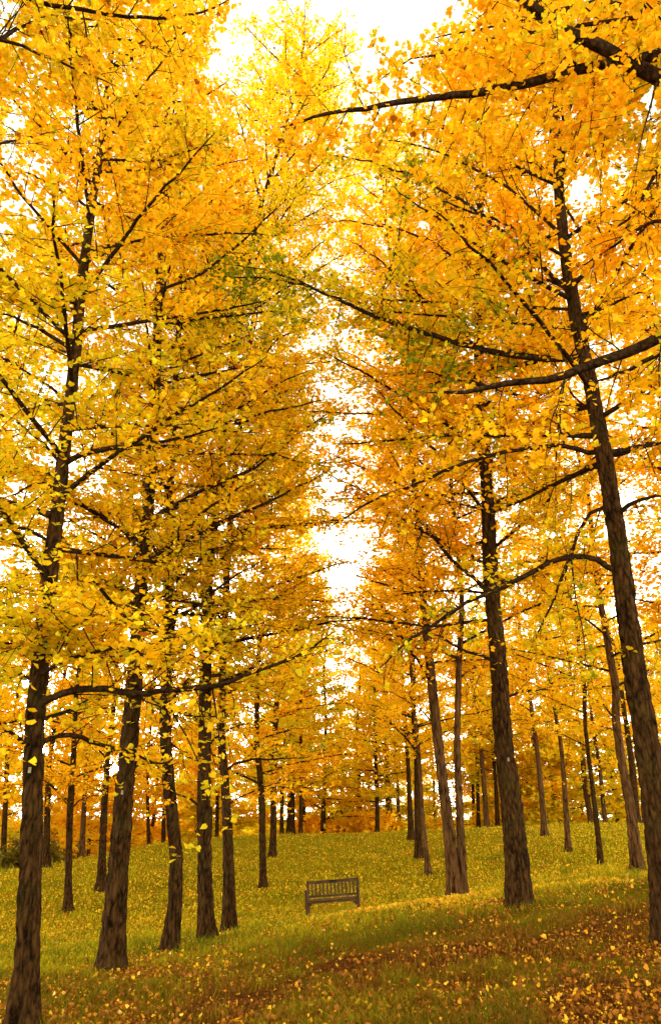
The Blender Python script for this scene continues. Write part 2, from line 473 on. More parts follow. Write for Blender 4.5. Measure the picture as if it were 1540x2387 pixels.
def trunk_mesh(mb, A, H, r, k, fine, flare, seed):
    z0 = A[0, 2]
    if fine:
        hs = np.concatenate([axis(-.25, 5.5, .035), axis(5.6, H, .15)])
    else:
        hs = np.concatenate([axis(-.25, 1, .12), axis(1.2, H, .35)])
    hs = hs[hs <= H]
    hc = np.clip(hs, 0, None)
    cx = np.interp(hc, A[:, 2] - z0, A[:, 0]); cy = np.interp(hc, A[:, 2] - z0, A[:, 1])
    R = trunk_radius(r, hc, H, flare)
    ang = np.arange(k) * 2 * math.pi / k
    ca, sa = np.cos(ang)[None, :], np.sin(ang)[None, :]
    hh = np.repeat(hs[:, None], k, 1)
    rr = np.repeat(R[:, None], k, 1)
    lob = np.stack([ca * 1.3 + 0 * hh, sa * 1.3 + 0 * hh, hh * .5 + seed * 7.3], -1)
    rr = rr * (1 + (vnoise(lob, seed) - .5) * .34 * (1 + 1.6 * np.exp(-hh / .35)))
    if fine:
        tw = hh * .25
        q = np.stack([np.cos(ang[None] + tw) * 5.0, np.sin(ang[None] + tw) * 5.0, hh * 3.4 + seed], -1)
        rid = np.abs(vnoise(q, seed + 5) * 2 - 1)
        q2 = np.stack([np.cos(ang[None] - tw) * 9.5, np.sin(ang[None] - tw) * 9.5, hh * 7 + seed], -1)
        rid2 = np.abs(vnoise(q2, seed + 8) * 2 - 1)
        rr = rr - (.016 * (1 - np.clip(rid * 2.2, 0, 1)) + .008 * (1 - np.clip(rid2 * 2, 0, 1))) * np.clip(rr / .1, .2, 1.4)
    V = np.stack([cx[:, None] + rr * ca, cy[:, None] + rr * sa, z0 + hh], -1).reshape(-1, 3)
    n = len(hs)
    i = np.arange(n - 1)[:, None] * k; j = np.arange(k)[None, :]; j2 = (j + 1) % k
    mb.add(V, np.stack([i + j, i + j2, i + k + j2, i + k + j], -1).reshape(-1, 4))

def resample(P, n):
    d = np.concatenate([[0], np.cumsum(np.linalg.norm(np.diff(P, axis=0), axis=1))])
    t = np.linspace(0, d[-1], n)
    return np.stack([np.interp(t, d, P[:, c]) for c in range(3)], -1), d[-1]

class Crown:
    """collects leaf cluster sites along twigs"""
    def __init__(s): s.P = []; s.T = []; s.B = []; s.boost = 0.0
    def along(s, P, spacing, f0=0.0, jit=.02):
        Q, L = resample(P, max(2, len(P)))
        n = max(1, int(L * (1 - f0) / spacing))
        t = (f0 + (1 - f0) * (np.arange(n) + rng.random(n)) / n) * (len(Q) - 1)
        i = np.clip(t.astype(int), 0, len(Q) - 2); f = (t - i)[:, None]
        X = Q[i] * (1 - f) + Q[i + 1] * f
        s.P.append(X + rng.normal(0, jit, X.shape)); s.T.append(Q[i + 1] - Q[i]); s.B.append(np.full(len(X), s.boost))
        return X

LOD = {  # twig spacing, cluster spacing, leaves per cluster, leaf size, template, trunk sides, spread
    'A': dict(tw=.135, cl=.055, n=4, size=.066, tm=FAN8, k=44, jit=.035, prim=.30, pet=.055, t3=3, tl=1.25, dn=.60),
    'B': dict(tw=.17, cl=.085, n=4, size=.090, tm=FAN5, k=28, jit=.06, prim=.36, pet=.08, t3=2, tl=1.25, dn=.80),
    'C': dict(tw=.24, cl=.13, n=4, size=.165, tm=TRI4, k=12, jit=.11, prim=.42, pet=.12, t3=1, tl=1.3, dn=1.35),
    'F': dict(tw=.34, cl=.19, n=6, size=.25, tm=TRI4, k=8, jit=.18, prim=.5, pet=.16, t3=1, tl=1.4, dn=1.9)}

def grow_limb(P, r0, lod, crown, hang, f_leaf, pegs=True):
    """a primary limb with twigs and spur shoots -> MB; leaf sites go to crown"""
    q = LOD[lod]
    n = max(8, int(len(P)))
    P, L = resample(P, max(10, int(9 + L_est(P) * 4)))
    n = len(P)
    wob = np.cumsum(rng.normal(0, .016, (n, 3)), 0) * np.linspace(0, 1, n)[:, None]
    P = P + wob
    mb = MB()
    R = r0 * (1 - np.linspace(0, 1, n)) ** .65 + .004
    R[0] *= 1.25
    mb.tube(P, R, 7 if lod == 'A' else (5 if lod == 'B' else 4))
    X = crown.along(P, q['cl'], f_leaf, q['jit'])
    pB, pD = [], []
    if pegs and lod in 'AB':
        pB.append(X)
    T = unit(np.gradient(P, axis=0))
    nt = int(L * (1 - .12) / q['tw'])
    for k in range(nt):
        f = .12 + .88 * (k + random.random()) / max(1, nt)
        i = min(n - 2, int(f * (n - 1))); b = P[i]
        t = T[i]
        side = unit(np.cross(t, np.array([0, 0, 1.0])))
        sgn = 1 if k % 2 else -1
        l2 = (.25 + .85 * (1 - f) * min(1, L / 2.6)) * random.uniform(.45, 1.25) * q['tl']
        if random.random() < hang:
            d = unit(t * .35 + side * sgn * .25 + np.array([random.uniform(-.2, .2), random.uniform(-.2, .2), -1.0])); l2 *= 1.25
            g = np.array([0, 0, -.1])
        else:
            up = random.uniform(-.35, .55)
            d = unit(t * random.uniform(.35, .9) + side * sgn * random.uniform(.5, 1) + np.array([0, 0, up]))
            g = np.array([0, 0, random.uniform(-.25, .12)])
        s_ = np.linspace(0, 1, 6)[:, None]
        Q = b + d * l2 * s_ + g * l2 * s_ ** 2 + np.cumsum(rng.normal(0, .012 + .012 * l2, (6, 3)), 0) * s_
        mb.tube(Q, np.linspace(min(R[i] * .6, .003 + .006 * l2), .0022 if lod == 'A' else .004, 6), 4 if lod == 'A' else 3)
        X = crown.along(Q, q['cl'], .05, q['jit'])
        if pegs and lod in 'AB': pB.append(X)
        if l2 > .38:
            for w in range(q['t3']):
                i2 = random.choice((1, 2, 3, 4)); l3 = l2 * random.uniform(.3, .6)
                d3 = unit((Q[i2] - Q[i2 - 1]) / (l2 / 5) + rng.normal(0, .8, 3))
                W = Q[i2] + d3 * l3 * np.linspace(0, 1, 4)[:, None] + rng.normal(0, .01, (4, 3)) * np.linspace(0, 1, 4)[:, None]
                mb.tube(W, np.linspace(.004, .002, 4), 3)
                crown.along(W, q['cl'], .0, q['jit'])
    if pB:
        B = np.concatenate(pB); B = B[rng.random(len(B)) < (.5 if lod == 'A' else .25)]
        dv = unit(rng.normal(0, 1, B.shape) + np.array([0, 0, .3]))
        # from the twig outwards
        mb.pegs(B - dv * .03, dv, .03 + rng.random(len(B)) * .035, .0035)
    return mb
def L_est(P):
    return float(np.linalg.norm(np.diff(P, axis=0), axis=1).sum())

def axis_at(A, z):
    return np.array([np.interp(z, A[:, 2], A[:, 0]), np.interp(z, A[:, 2], A[:, 1]), z])

def build_tree(t, name, label, group, cat='tree', seed=1, gaps=True):
    q = LOD[t.lod]
    A, H = trunk_axis(t, t.px, t.base)
    z0 = A[0, 2]
    O = A[0].copy()
    root = empty(name, O)
    tag(root, label, cat, group)
    mb = MB()
    trunk_mesh(mb, A, H, t.r, q['k'], t.lod in 'AB', t.flare, seed)
    axes = [(A, H, t.r)]
    if t.twin:
        px2, r2, H2 = t.twin
        sv = t.H; t.H = H2
        A2, H2 = trunk_axis(t, px2); t.H = sv
        trunk_mesh(mb, A2, H2, r2, q['k'], t.lod in 'AB', t.flare * .6, seed + 3)
        axes.append((A2, H2, r2))
    bark = t.bark or M_BARK
    cr = Crown()
    limbs = []
    for (px, dD, r, *bo) in t.limbs:
        cr.boost = bo[0] if bo else 0.0
        n = len(px)
        P = np.array([at(u, v, t.D + dD * (k / (n - 1))) for k, (u, v) in enumerate(px)])
        P[0] = axis_at(A, P[0][2])
        limbs.append(grow_limb(P, r * (.82 if t.px else 1.0), t.lod, cr, t.hang, .12))
    cr.boost = 0.0
    az = random.random() * 6.28
    for (Ax, Hx, rx) in axes:
        h = t.h0
        while h < Hx - .35:
            f = (h - t.h0) / max(.1, (Hx - t.h0))
            az += 2.39996 + random.uniform(-.4, .4)
            Lb = t.R * (1.0 - t.tap * f ** 1.25) * random.uniform(.72, 1.12) * (.8 if len(axes) > 1 else 1)
            b = axis_at(Ax, Ax[0, 2] + h)
            el = random.uniform(.12, .5) + .35 * f - t.droop
            d = np.array([math.cos(az) * math.cos(el), math.sin(az) * math.cos(el), math.sin(el)])
            s_ = np.linspace(0, 1, 9)[:, None]
            P = b + d * Lb * s_ + np.array([0, 0, -random.uniform(.0, .16) * Lb]) * s_ ** 2 + np.array([-d[1], d[0], 0]) * random.uniform(-.15, .15) * Lb * s_ ** 2
            e = P[-1]
            if e[1] > -1.5 and np.linalg.norm(P - np.zeros(3), axis=1).min() < 3.4:
                h += .15; continue
            limbs.append(grow_limb(P, (.006 + .0075 * Lb) * (.7 if t.lod == 'F' else 1), t.lod, cr, t.hang * .6, .10))
            h += q['prim'] * random.uniform(.7, 1.3) * (1 - .35 * f)
        # leader tip
        P = np.array([axis_at(Ax, Ax[0, 2] + Hx * .86), axis_at(Ax, Ax[0, 2] + Hx * .93), axis_at(Ax, Ax[0, 2] + Hx)])
        cr.along(P, q['cl'] * .4, 0, q['jit'] * 2)
    if t.lod in 'AB':
        mb.build('trunk', bark, root, O, True)
        for l in limbs: l.build('branch', M_TWIG, root, O)
    else:
        mb.build('trunk', bark, root, O, True)
        bb = MB()
        for l in limbs:
            for v in l.V: pass
            off = bb.n
            bb.V += l.V; bb.n += l.n
            for k, fs in l.F.items(): bb.F.setdefault(k, []).extend([f + off for f in fs])
        bb.build('branches', M_TWIG, root, O)
    # leaves
    P = np.concatenate(cr.P); T = unit(np.concatenate(cr.T)); Bo = np.concatenate(cr.B)
    if True:
        kp = rng.random(len(P)) < t.dens * q['dn'] * (.45 + .9 * smooth(.25, .7, vnoise(P * 1.15, seed + 90))); P, T, Bo = P[kp], T[kp], Bo[kp]
    k = q['n']
    P = np.repeat(P, k, 0); T = np.repeat(T, k, 0); Bo = np.repeat(Bo, k)
    kp = (rng.random(len(P)) < .9) & thin(P, gaps); P, T, Bo = P[kp], T[kp], Bo[kp]
    n = len(P)
    ax = unit(rng.normal(0, 1, (n, 3)) * np.array([1, 1, .55]) + T * .35 + np.array([0, 0, -.15]))
    P = P + ax * (q['pet'] * (.4 + .8 * rng.random(n)))[:, None]
    nrm = np.array([0, 0, 1.0]) + rng.normal(0, .42, (n, 3))
    size = q['size'] * (.65 + .55 * rng.random(n))
    tone = leaf_tones(P, *t.tone, seed * 3, Bo)
    link('crown', leaf_mesh('crown', P - O, ax, nrm, size, tone, q['tm'], M_LEAF), root)
    for (h, side) in t.tags:
        c = axis_at(A, z0 + h) - O
        rr = float(trunk_radius(t.r, np.array([h]), H, t.flare)[0])
        tb = MB(); tb.box((c[0] + side * rr * .3, c[1] - rr * .98 - .012, c[2]), (.028, .005, .05), 0.05, .002)
        tb.build('tree_tag', M_TAG, root)
    return root, n

GROUP_L = 'ginkgo trees in the near left row'
GROUP_R = 'ginkgo trees in the near right row'
GROUP_S = 'ginkgo trees standing on the slope behind the rows'
TREES = [
 # ---- near left row
 ('L1', Tree(7.0, [(56, 2386), (68, 2200), (78, 1950), (80, 1800), (84, 1650), (98, 1480), (118, 1290), (142, 1080), (162, 930), (178, 800), (192, 660), (214, 520), (240, 370), (250, 230), (265, 100)], .104, 17, 3.6, 'A', 3.2, hang=.1, tone=(.12, .48, .10), tags=((2.05, .2),), limbs=[
   ([(165, 1075), (190, 1057), (240, 1045), (320, 1032), (390, 1022), (465, 1005), (515, 975)], -.3, .040),
   ([(100, 1646), (125, 1623), (165, 1608), (240, 1603), (280, 1613), (320, 1616), (380, 1601), (480, 1591), (540, 1571), (590, 1553), (665, 1520), (720, 1495), (770, 1462)], -.9, .042),
   ([(100, 1737), (135, 1713), (175, 1713), (215, 1728), (250, 1743), (300, 1755), (350, 1773), (410, 1782)], .5, .030),
   ([(105, 1683), (150, 1661), (190, 1641), (240, 1618)], .9, .024),
   ([(70, 1740), (55, 1730), (25, 1700), (-40, 1690)], -.4, .026),
   ([(105, 1262), (65, 1235), (0, 1232), (-80, 1245)], -.3, .022), ([(125, 1130), (90, 1120), (40, 1145), (-20, 1175)], -.4, .018),
   ([(112, 1190), (70, 1185), (0, 1210), (-50, 1240)], .5, .017), ([(95, 1380), (55, 1367), (0, 1370), (-60, 1385)], -.3, .018),
   ([(85, 1600), (67, 1575), (40, 1560), (-40, 1552)], .4, .018), ([(140, 1080), (100, 1035), (35, 995), (-40, 970)], -.2, .020),
   ([(172, 830), (155, 805), (100, 770), (40, 740), (-20, 725)], -.6, .034),
   ([(240, 385), (280, 372), (340, 375), (390, 370), (450, 355), (500, 345), (540, 335)], .4, .022, .35),
   ([(260, 165), (310, 135), (350, 117), (400, 100), (435, 80), (500, 35), (525, 15)], .2, .026),
   ([(235, 275), (190, 225), (150, 205), (100, 195), (60, 175), (20, 150)], -.5, .026),
   ([(212, 500), (170, 455), (130, 435), (90, 410), (30, 385)], -.3, .022),
   ([(195, 620), (235, 595), (280, 592)], -.5, .020), ([(185, 710), (165, 705), (110, 697), (50, 700)], -.5, .018),
   ([(245, 315), (280, 306), (330, 305), (420, 300)], .8, .018),
   ([(85, 1575), (160, 1535), (260, 1520), (350, 1530), (430, 1510)], -1.9, .02), ([(105, 1450), (220, 1425), (330, 1450), (450, 1470)], -1.4, .02), ([(95, 1530), (40, 1505), (-40, 1490)], -1.2, .02), ([(95, 1480), (60, 1450), (10, 1440), (-60, 1430)], -1.5, .02), ([(95, 1500), (150, 1470), (210, 1440)], -1.6, .02)]),
  'slim dark ginkgo trunk at the near left corner, cut off by the photo\'s bottom edge', GROUP_L),
 ('L2', Tree(9.5, [(262, 2252), (270, 2150), (276, 2051), (285, 1950), (292, 1851), (307, 1676), (320, 1480), (328, 1345), (331, 1270), (340, 1200), (347, 1105), (366, 800), (387, 475), (396, 150)], .135, 18, 3.7, 'A', 3.4, tone=(.22, .40, .06), tags=((1.95, .3),), limbs=[
   ([(335, 1305), (400, 1285), (440, 1262), (500, 1225), (550, 1200), (600, 1177), (650, 1152), (700, 1125), (760, 1090)], -.6, .044),
   ([(340, 1212), (375, 1195), (430, 1165), (460, 1147), (525, 1120), (590, 1090), (640, 1060), (700, 1015), (760, 975)], .3, .042),
   ([(330, 1290), (315, 1272), (295, 1245), (255, 1210), (220, 1190), (190, 1180), (130, 1170)], -.5, .036),
   ([(360, 900), (330, 905), (255, 922), (210, 930)], -1.2, .026), ([(362, 897), (430, 882), (480, 867), (550, 852), (600, 842)], -1.3, .034),
   ([(325, 1470), (280, 1440), (230, 1400), (180, 1390)], -.5, .022), ([(312, 1640), (360, 1600), (420, 1575)], .4, .022),
   ([(300, 1800), (345, 1770), (390, 1755)], .6, .016), ([(318, 1500), (400, 1490), (500, 1480), (620, 1470)], -1.5, .02), ([(310, 1600), (380, 1640), (450, 1660), (520, 1660)], -1, .016), ([(330, 1390), (420, 1400), (520, 1420), (600, 1425)], -1.2, .018), ([(385, 480), (450, 420), (520, 330), (560, 250)], .3, .024), ([(640, 1055), (655, 1052), (710, 1075), (770, 1080), (860, 1075)], 0, .02), ([(375, 680), (470, 640), (570, 560), (660, 470), (720, 400)], .4, .032, .35), ([(372, 760), (500, 740), (620, 730), (720, 760)], .2, .03, .4)]),
  'thick pale-flecked ginkgo trunk beside the glaring low sun', GROUP_L),
 ('L3', Tree(10.9, [(398, 2228), (406, 2160), (411, 2080), (414, 2000), (408, 1950), (402, 1901), (392, 1801), (386, 1726), (387, 1626), (391, 1550), (395, 1470), (393, 1345), (396, 1245), (410, 900), (430, 500)], .106, 17, 3.8, 'A', 3.4, dens=0.72, tone=(.22, .40, .08), limbs=[
   ([(395, 1365), (435, 1335), (475, 1295), (530, 1260), (585, 1225)], .4, .030, .3),
   ([(393, 1452), (425, 1430), (465, 1410), (500, 1375), (550, 1340), (600, 1315)], -.4, .034),
   ([(388, 1650), (405, 1625), (425, 1600), (470, 1575)], .3, .026), ([(388, 1650), (370, 1625), (340, 1605)], -.2, .022),
   ([(388, 1720), (430, 1755), (470, 1765)], .2, .014), ([(396, 1330), (360, 1240), (352, 1190)], .2, .018)]),
  'crooked mossy ginkgo trunk with a knobbly bulge, forking low', GROUP_L),
 ('L4', Tree(12.0, [(483, 2208), (480, 2140), (478, 2051), (475, 1901), (476, 1776), (476, 1651), (485, 1335), (530, 900), (600, 500), (735, 70)], .122, 20.5, 3.7, 'A', 3.4, tap=.5, dens=0.80, tone=(.16, .48, .14), hang=.05, limbs=[
   ([(476, 1745), (500, 1720), (540, 1695), (590, 1680)], .5, .024), ([(477, 1690), (440, 1660), (400, 1640)], -.3, .020),
   ([(475, 1890), (445, 1865), (415, 1850)], .3, .022), ([(482, 1440), (560, 1410), (650, 1390), (700, 1370)], -.6, .026), ([(560, 760), (650, 660), (740, 580), (820, 520)], .3, .026, .1), ([(540, 850), (640, 790), (740, 760), (830, 745)], .3, .02, .1), ([(515, 1000), (620, 930), (720, 890), (810, 880)], .3, .02, .1), ([(590, 560), (680, 480), (770, 430), (860, 400)], -.3, .02), ([(620, 430), (690, 350), (770, 290), (830, 230)], .3, .024), ([(500, 1150), (600, 1080), (700, 1000), (790, 960)], .2, .026, .4)]),
  'straight ginkgo trunk wrapped in tiny leaf sprouts, fourth from the left corner tree', GROUP_L),
 ('L5', Tree(14.5, [(537, 2170), (534, 2080), (533, 2001), (530, 1930), (528, 1876), (523, 1800), (517, 1760), (516, 1600), (530, 1300), (570, 900), (610, 560)], .11, 19, 3.6, 'B', 3.5, tap=.5, dens=0.72, tone=(.3, .25, .03), limbs=[
   ([(524, 1800), (545, 1780), (590, 1768), (660, 1768), (735, 1765)], .3, .030), ([(520, 1780), (505, 1765), (480, 1755)], .2, .022), ([(529, 1880), (545, 1865), (600, 1840), (700, 1818), (750, 1820)], 1.5, .020)]),
  'slender curved ginkgo trunk forking into two low boughs, left of the bench', GROUP_L),
 ('L6', Tree(26, [(613, 2058), (612, 1960), (611, 1871), (605, 1790), (597, 1720), (600, 1550), (640, 1100)], .13, 20, 2.9, 'B', 4.2, tap=.5, tone=(.35, .25, .0)),
  'upright ginkgo trunk on the slope up-left of the bench, nearest behind it', GROUP_L),
 ('L7', Tree(33, [(636, 2008), (637, 1876), (638, 1760)], .15, 20, 3.0, 'C', 4.6, tone=(.1, .75, .3)),
  'dark short-looking ginkgo trunk close behind the one up-left of the bench', GROUP_L),
 # ---- second left row
 ('La', Tree(22, [(158, 2138), (162, 2000), (164, 1901), (168, 1830), (172, 1751), (178, 1600)], .11, 14, 2.8, 'B', 3.3, tone=(.38, .1, .0), limbs=[
   ([(165, 1888), (185, 1865), (215, 1855), (250, 1850)], .4, .026), ([(166, 1880), (145, 1860), (110, 1855)], .3, .024), ([(170, 1835), (150, 1815), (105, 1805)], -.3, .022)]),
  'thin ginkgo with low side boughs, lowest-rooted one behind the left corner tree', GROUP_S),
 ('Lb', Tree(25, [(236, 2073), (240, 1980), (243, 1901), (247, 1840), (252, 1760)], .13, 14, 2.6, 'B', 3.3, tone=(.17, .28, .01), dens=.7),
  'ginkgo trunk directly below the low sun, partly behind the thick trunk', GROUP_S),
 ('Lc', Tree(36, [(190, 2003), (198, 1871), (204, 1770)], .13, 14, 3.0, 'C', 4.0, tone=(.17, .28, .01), bark=M_BARK_FAR, dens=.7),
  'pale leaning ginkgo trunk on the left crest, under the low sun', GROUP_S),
 ('Ld', Tree(42, [(346, 1990), (344, 1850), (344, 1760)], .10, 13, 2.6, 'C', 3.8, tone=(.17, .28, .01)),
  'thin sapling-like ginkgo on the crest, seen just right of the thick trunk', GROUP_S),
 ('Le', Tree(30, [(110, 2020), (112, 1900), (116, 1780)], .13, 14, 2.8, 'C', 4.0, tone=(.17, .28, .01)),
  'ginkgo on the left crest, its trunk mostly hidden by the corner tree', GROUP_S),
 ('Lf', Tree(34, [(6, 2045), (14, 1900), (18, 1760)], .13, 14, 2.4, 'C', 4.0, tone=(.17, .28, .01)),
  'ginkgo at the far left edge beside the dark olive bush', GROUP_S),
 ('Lg', Tree(46, [(383, 1976), (384, 1850)], .13, 14, 2.6, 'C', 4.0, tone=(.4, .15, .0)),
  'ginkgo on the crest, peeping out left of the crooked mossy trunk', GROUP_S),
 ('Lh', Tree(48, [(506, 1958), (507, 1840)], .13, 14, 2.6, 'C', 4.0, tone=(.4, .15, .0)),
  'ginkgo on the crest between the sprout-wrapped and slender curved trunks', GROUP_S),
 # ---- crest behind the bench
 ('M1', Tree(46, [(656, 1950), (657, 1850)], .13, 15, 3.0, 'C', 4.0, tone=(.3, .3, .0)), 'narrow ginkgo trunk on the crest, left neighbour of the broadest one', 'ginkgo trees on the crest above the bench'),
 ('M2', Tree(47, [(678, 1948), (679, 1850)], .26, 16, 3.2, 'C', 4.2, tone=(.3, .3, .0)), 'broadest ginkgo trunk of the cluster on the crest above the bench', 'ginkgo trees on the crest above the bench'),
 ('M3', Tree(50, [(709, 1948), (708, 1850)], .14, 14, 3.0, 'C', 4.0, tone=(.3, .2, .0)), 'ginkgo trunk ending the crest cluster, nearest above the bench', 'ginkgo trees on the crest above the bench'),
 ('M4', Tree(50, [(909, 1940), (904, 1860), (901, 1790)], .22, 13, 3.2, 'C', 4.2, dens=0.75, tone=(.2, .2, .0), bark=M_BARK_FAR), 'thick pale ginkgo trunk on the crest, up-right of the bench', 'ginkgo trees on the crest above the bench'),
 ('M5', Tree(52, [(931, 1938), (926, 1840), (921, 1741)], .15, 13, 3.6, 'C', 4.0, tone=(.2, .2, .0), bark=M_BARK_FAR), 'tall pale thin ginkgo trunk on the crest beside the thick pale one', 'ginkgo trees on the crest above the bench'),
 ('C1', Tree(48, [(752, 1946), (756, 1800)], .15, 17.5, 1.2, 'C', 4.4, tone=(.25, .35, .05), droop=.15), 'golden ginkgo with boughs down to the grass, straight above the bench', 'ginkgo trees on the crest above the bench'),
 ('C2', Tree(52, [(838, 1943), (836, 1800)], .15, 17, 1.2, 'C', 4.4, dens=0.75, tone=(.0, .5, .06), droop=.15), 'golden low-crowned ginkgo on the crest below the narrow strip of sky', 'ginkgo trees on the crest above the bench'),
 ('C3', Tree(46, [(880, 1941), (876, 1800)], .14, 16.5, 1.8, 'C', 4.2, dens=0.75, tone=(.0, .45, .03), droop=.1), 'low-crowned ginkgo on the crest just left of the thick pale trunk', 'ginkgo trees on the crest above the bench'),
 ('C4', Tree(43, [(700, 1950), (702, 1800)], .12, 22, 2.4, 'C', 4.2, tone=(.1, .75, .35), droop=.0), 'greenish-topped ginkgo on the crest behind the broadest trunk', 'ginkgo trees on the crest above the bench'),
 ('C5', Tree(54, [(215, 1985), (218, 1800)], .14, 17, 1.6, 'C', 4.2, tone=(.17, .28, .01), droop=.1), 'distant ginkgo left of the low sun, its crown full of bright gaps', GROUP_S),
 ('C6', Tree(58, [(300, 1975), (302, 1800)], .14, 17, 1.6, 'C', 4.4, tone=(.17, .28, .01), droop=.1), 'distant ginkgo right of the low sun, behind the thick trunk', GROUP_S),
 # ---- right row
 ('R1', Tree(7.5, [(1562, 2200), (1548, 2080), (1535, 1950), (1524, 1850), (1511, 1750), (1492, 1640), (1477, 1551), (1462, 1445), (1441, 1295), (1416, 1170), (1392, 1045), (1365, 895), (1335, 760), (1312, 600), (1300, 480), (1295, 350), (1290, 200)], .138, 17, 5.2, 'A', 3.7, tone=(.28, .28, .04), hang=.2, limbs=[
   ([(1390, 1060), (1370, 1055), (1335, 1042), (1290, 1037), (1235, 1045), (1170, 1055), (1100, 1075), (1030, 1097), (970, 1125), (920, 1145), (870, 1170), (820, 1202), (770, 1230)], -.8, .034),
   ([(1440, 1335), (1420, 1325), (1395, 1305), (1355, 1297), (1310, 1300), (1260, 1315), (1200, 1347), (1140, 1377), (1080, 1400), (1030, 1440), (985, 1475), (940, 1515), (880, 1575)], -.4, .040, .28),
   ([(1395, 1085), (1370, 1090), (1320, 1115), (1260, 1140), (1195, 1170), (1130, 1190)], 1.0, .042),
   ([(1430, 1205), (1442, 1195), (1470, 1177), (1510, 1167), (1580, 1165)], -.5, .036),
   ([(1415, 1183), (1375, 1192), (1345, 1245), (1335, 1285), (1310, 1335), (1280, 1405), (1230, 1485)], .3, .026),
   ([(1325, 700), (1200, 560), (1080, 470), (960, 420), (840, 400), (730, 390)], .8, .034, .1), ([(1310, 560), (1180, 430), (1040, 350), (920, 320), (820, 330)], .4, .03),
   ([(1380, 960), (1250, 930), (1120, 900), (1000, 880), (890, 900)], .9, .026),
   ([(1405, 1070), (1430, 1060), (1470, 1042), (1510, 1015), (1560, 960)], .3, .030),
   ([(1470, 1500), (1500, 1497), (1545, 1490), (1600, 1490)], .4, .018),
   ([(1335, 850), (1250, 835), (1170, 825), (1060, 800), (930, 760), (860, 735), (780, 700), (700, 665), (620, 655), (540, 650), (480, 645)], .6, .052, .62),
   ([(1000, 780), (890, 725), (900, 670), (925, 590), (935, 525), (945, 465), (957, 400)], .3, .022, .4),
   ([(850, 735), (775, 690), (715, 650), (640, 625), (560, 610), (500, 600)], .4, .022, .62),
   ([(1320, 690), (1250, 640), (1180, 600), (1050, 640), (980, 690)], .5, .022), ([(1340, 750), (1400, 720), (1470, 690), (1560, 660)], -.6, .03),
   ([(1300, 420), (1240, 380), (1180, 355), (1100, 350)], .4, .022), ([(1380, 980), (1340, 930), (1300, 870), (1260, 780)], .2, .016)]),
  'near right ginkgo trunk leaning left along the photo\'s right edge', GROUP_R),
 ('R2', Tree(10.6, [(1211, 2108), (1204, 2000), (1196, 1901), (1186, 1820), (1176, 1751), (1168, 1640), (1164, 1545), (1152, 1420), (1145, 1345), (1140, 1245), (1135, 1145), (1124, 1020), (1114, 950), (1114, 800), (1116, 700), (1122, 400)], .156, 18, 4.6, 'A', 3.8, dens=0.90, tone=(.28, .28, .04), tags=((1.9, .1),), limbs=[
   ([(1148, 1395), (1115, 1355), (1095, 1340), (1050, 1305), (1010, 1260), (980, 1225), (940, 1160), (915, 1105), (880, 1040)], -.3, .044),
   ([(1164, 1550), (1130, 1530), (1090, 1520), (1040, 1485), (1000, 1470)], -.6, .032),
   ([(1150, 1385), (1120, 1380), (1070, 1375), (995, 1372), (935, 1375), (890, 1395), (850, 1420)], .3, .026),
   ([(1150, 1440), (1000, 1460), (910, 1452), (830, 1440), (770, 1440), (700, 1450)], .9, .030),
   ([(1138, 1190), (1080, 1175), (1030, 1165), (960, 1140)], .4, .026), ([(1142, 1200), (1190, 1175), (1240, 1155)], .2, .022),
   ([(1118, 650), (1010, 560), (900, 520), (800, 500), (720, 510)], .3, .03), ([(1115, 800), (1000, 700), (880, 640), (780, 610)], .6, .026), ([(1118, 560), (1020, 470), (930, 420), (830, 370)], -.2, .026), ([(1122, 1000), (1000, 930), (900, 880), (820, 900)], .3, .02), ([(1126, 1015), (1180, 1000), (1230, 995)], .4, .022), ([(1125, 1010), (1040, 960), (980, 920), (940, 850)], .2, .026),
   ([(1168, 1630), (1230, 1600), (1290, 1590)], .8, .020)]),
  'stoutest ginkgo trunk in mid picture, with a white tag and flared foot', GROUP_R),
 ('R3', Tree(15, [(1062, 2105), (1055, 2030), (1048, 1951), (1034, 1851), (1022, 1751), (1012, 1651), (1002, 1551), (985, 1395), (975, 1230), (945, 900), (905, 560), (880, 300)], .125, 20.5, 4.2, 'B', 3.8, tap=.5, dens=0.80, tone=(.34, .12, .02), bark=M_BARK_FAR,
    twin=([(1078, 2090), (1076, 2020), (1074, 1951), (1069, 1851), (1064, 1751), (1066, 1641), (1066, 1576), (1075, 1400)], .085, 18), limbs=[
   ([(1010, 1690), (975, 1650), (940, 1630), (900, 1610)], .4, .022), ([(975, 1230), (900, 1180), (820, 1160), (750, 1170)], .4, .02), ([(950, 950), (860, 900), (780, 880)], .3, .02), ([(930, 780), (850, 700), (770, 660)], .2, .02), ([(985, 1390), (900, 1330), (850, 1310), (800, 1310)], .4, .02), ([(960, 1080), (880, 1040), (800, 1030), (730, 1050)], .2, .02), ([(915, 650), (840, 570), (760, 540)], .3, .02)]),
  'twin-stemmed pale ginkgo, two trunks splitting from one foot', GROUP_R),
 ('R4', Tree(26, [(999, 2043), (992, 1980), (984, 1901), (980, 1830), (974, 1740), (930, 1300)], .09, 18, 3.4, 'B', 3.8, tap=.5, tone=(.14, .3, .01), bark=M_BARK_FAR), 'thin leaning pale ginkgo trunk just left of the twin-stemmed tree', GROUP_R),
 ('R5', Tree(30, [(975, 1999), (972, 1851), (970, 1751), (964, 1676)], .14, 15, 3.8, 'C', 3.9, tone=(.14, .3, .01)), 'dark thick ginkgo trunk with a leafy fork, between two thinner trunks', GROUP_R),
 ('R6', Tree(37, [(958, 1958), (953, 1850), (949, 1751)], .13, 15, 3.8, 'C', 3.9, tone=(.14, .3, .01)), 'straight dark ginkgo trunk on the crest, leftmost of the right-hand row', GROUP_R),
 # ---- right slope
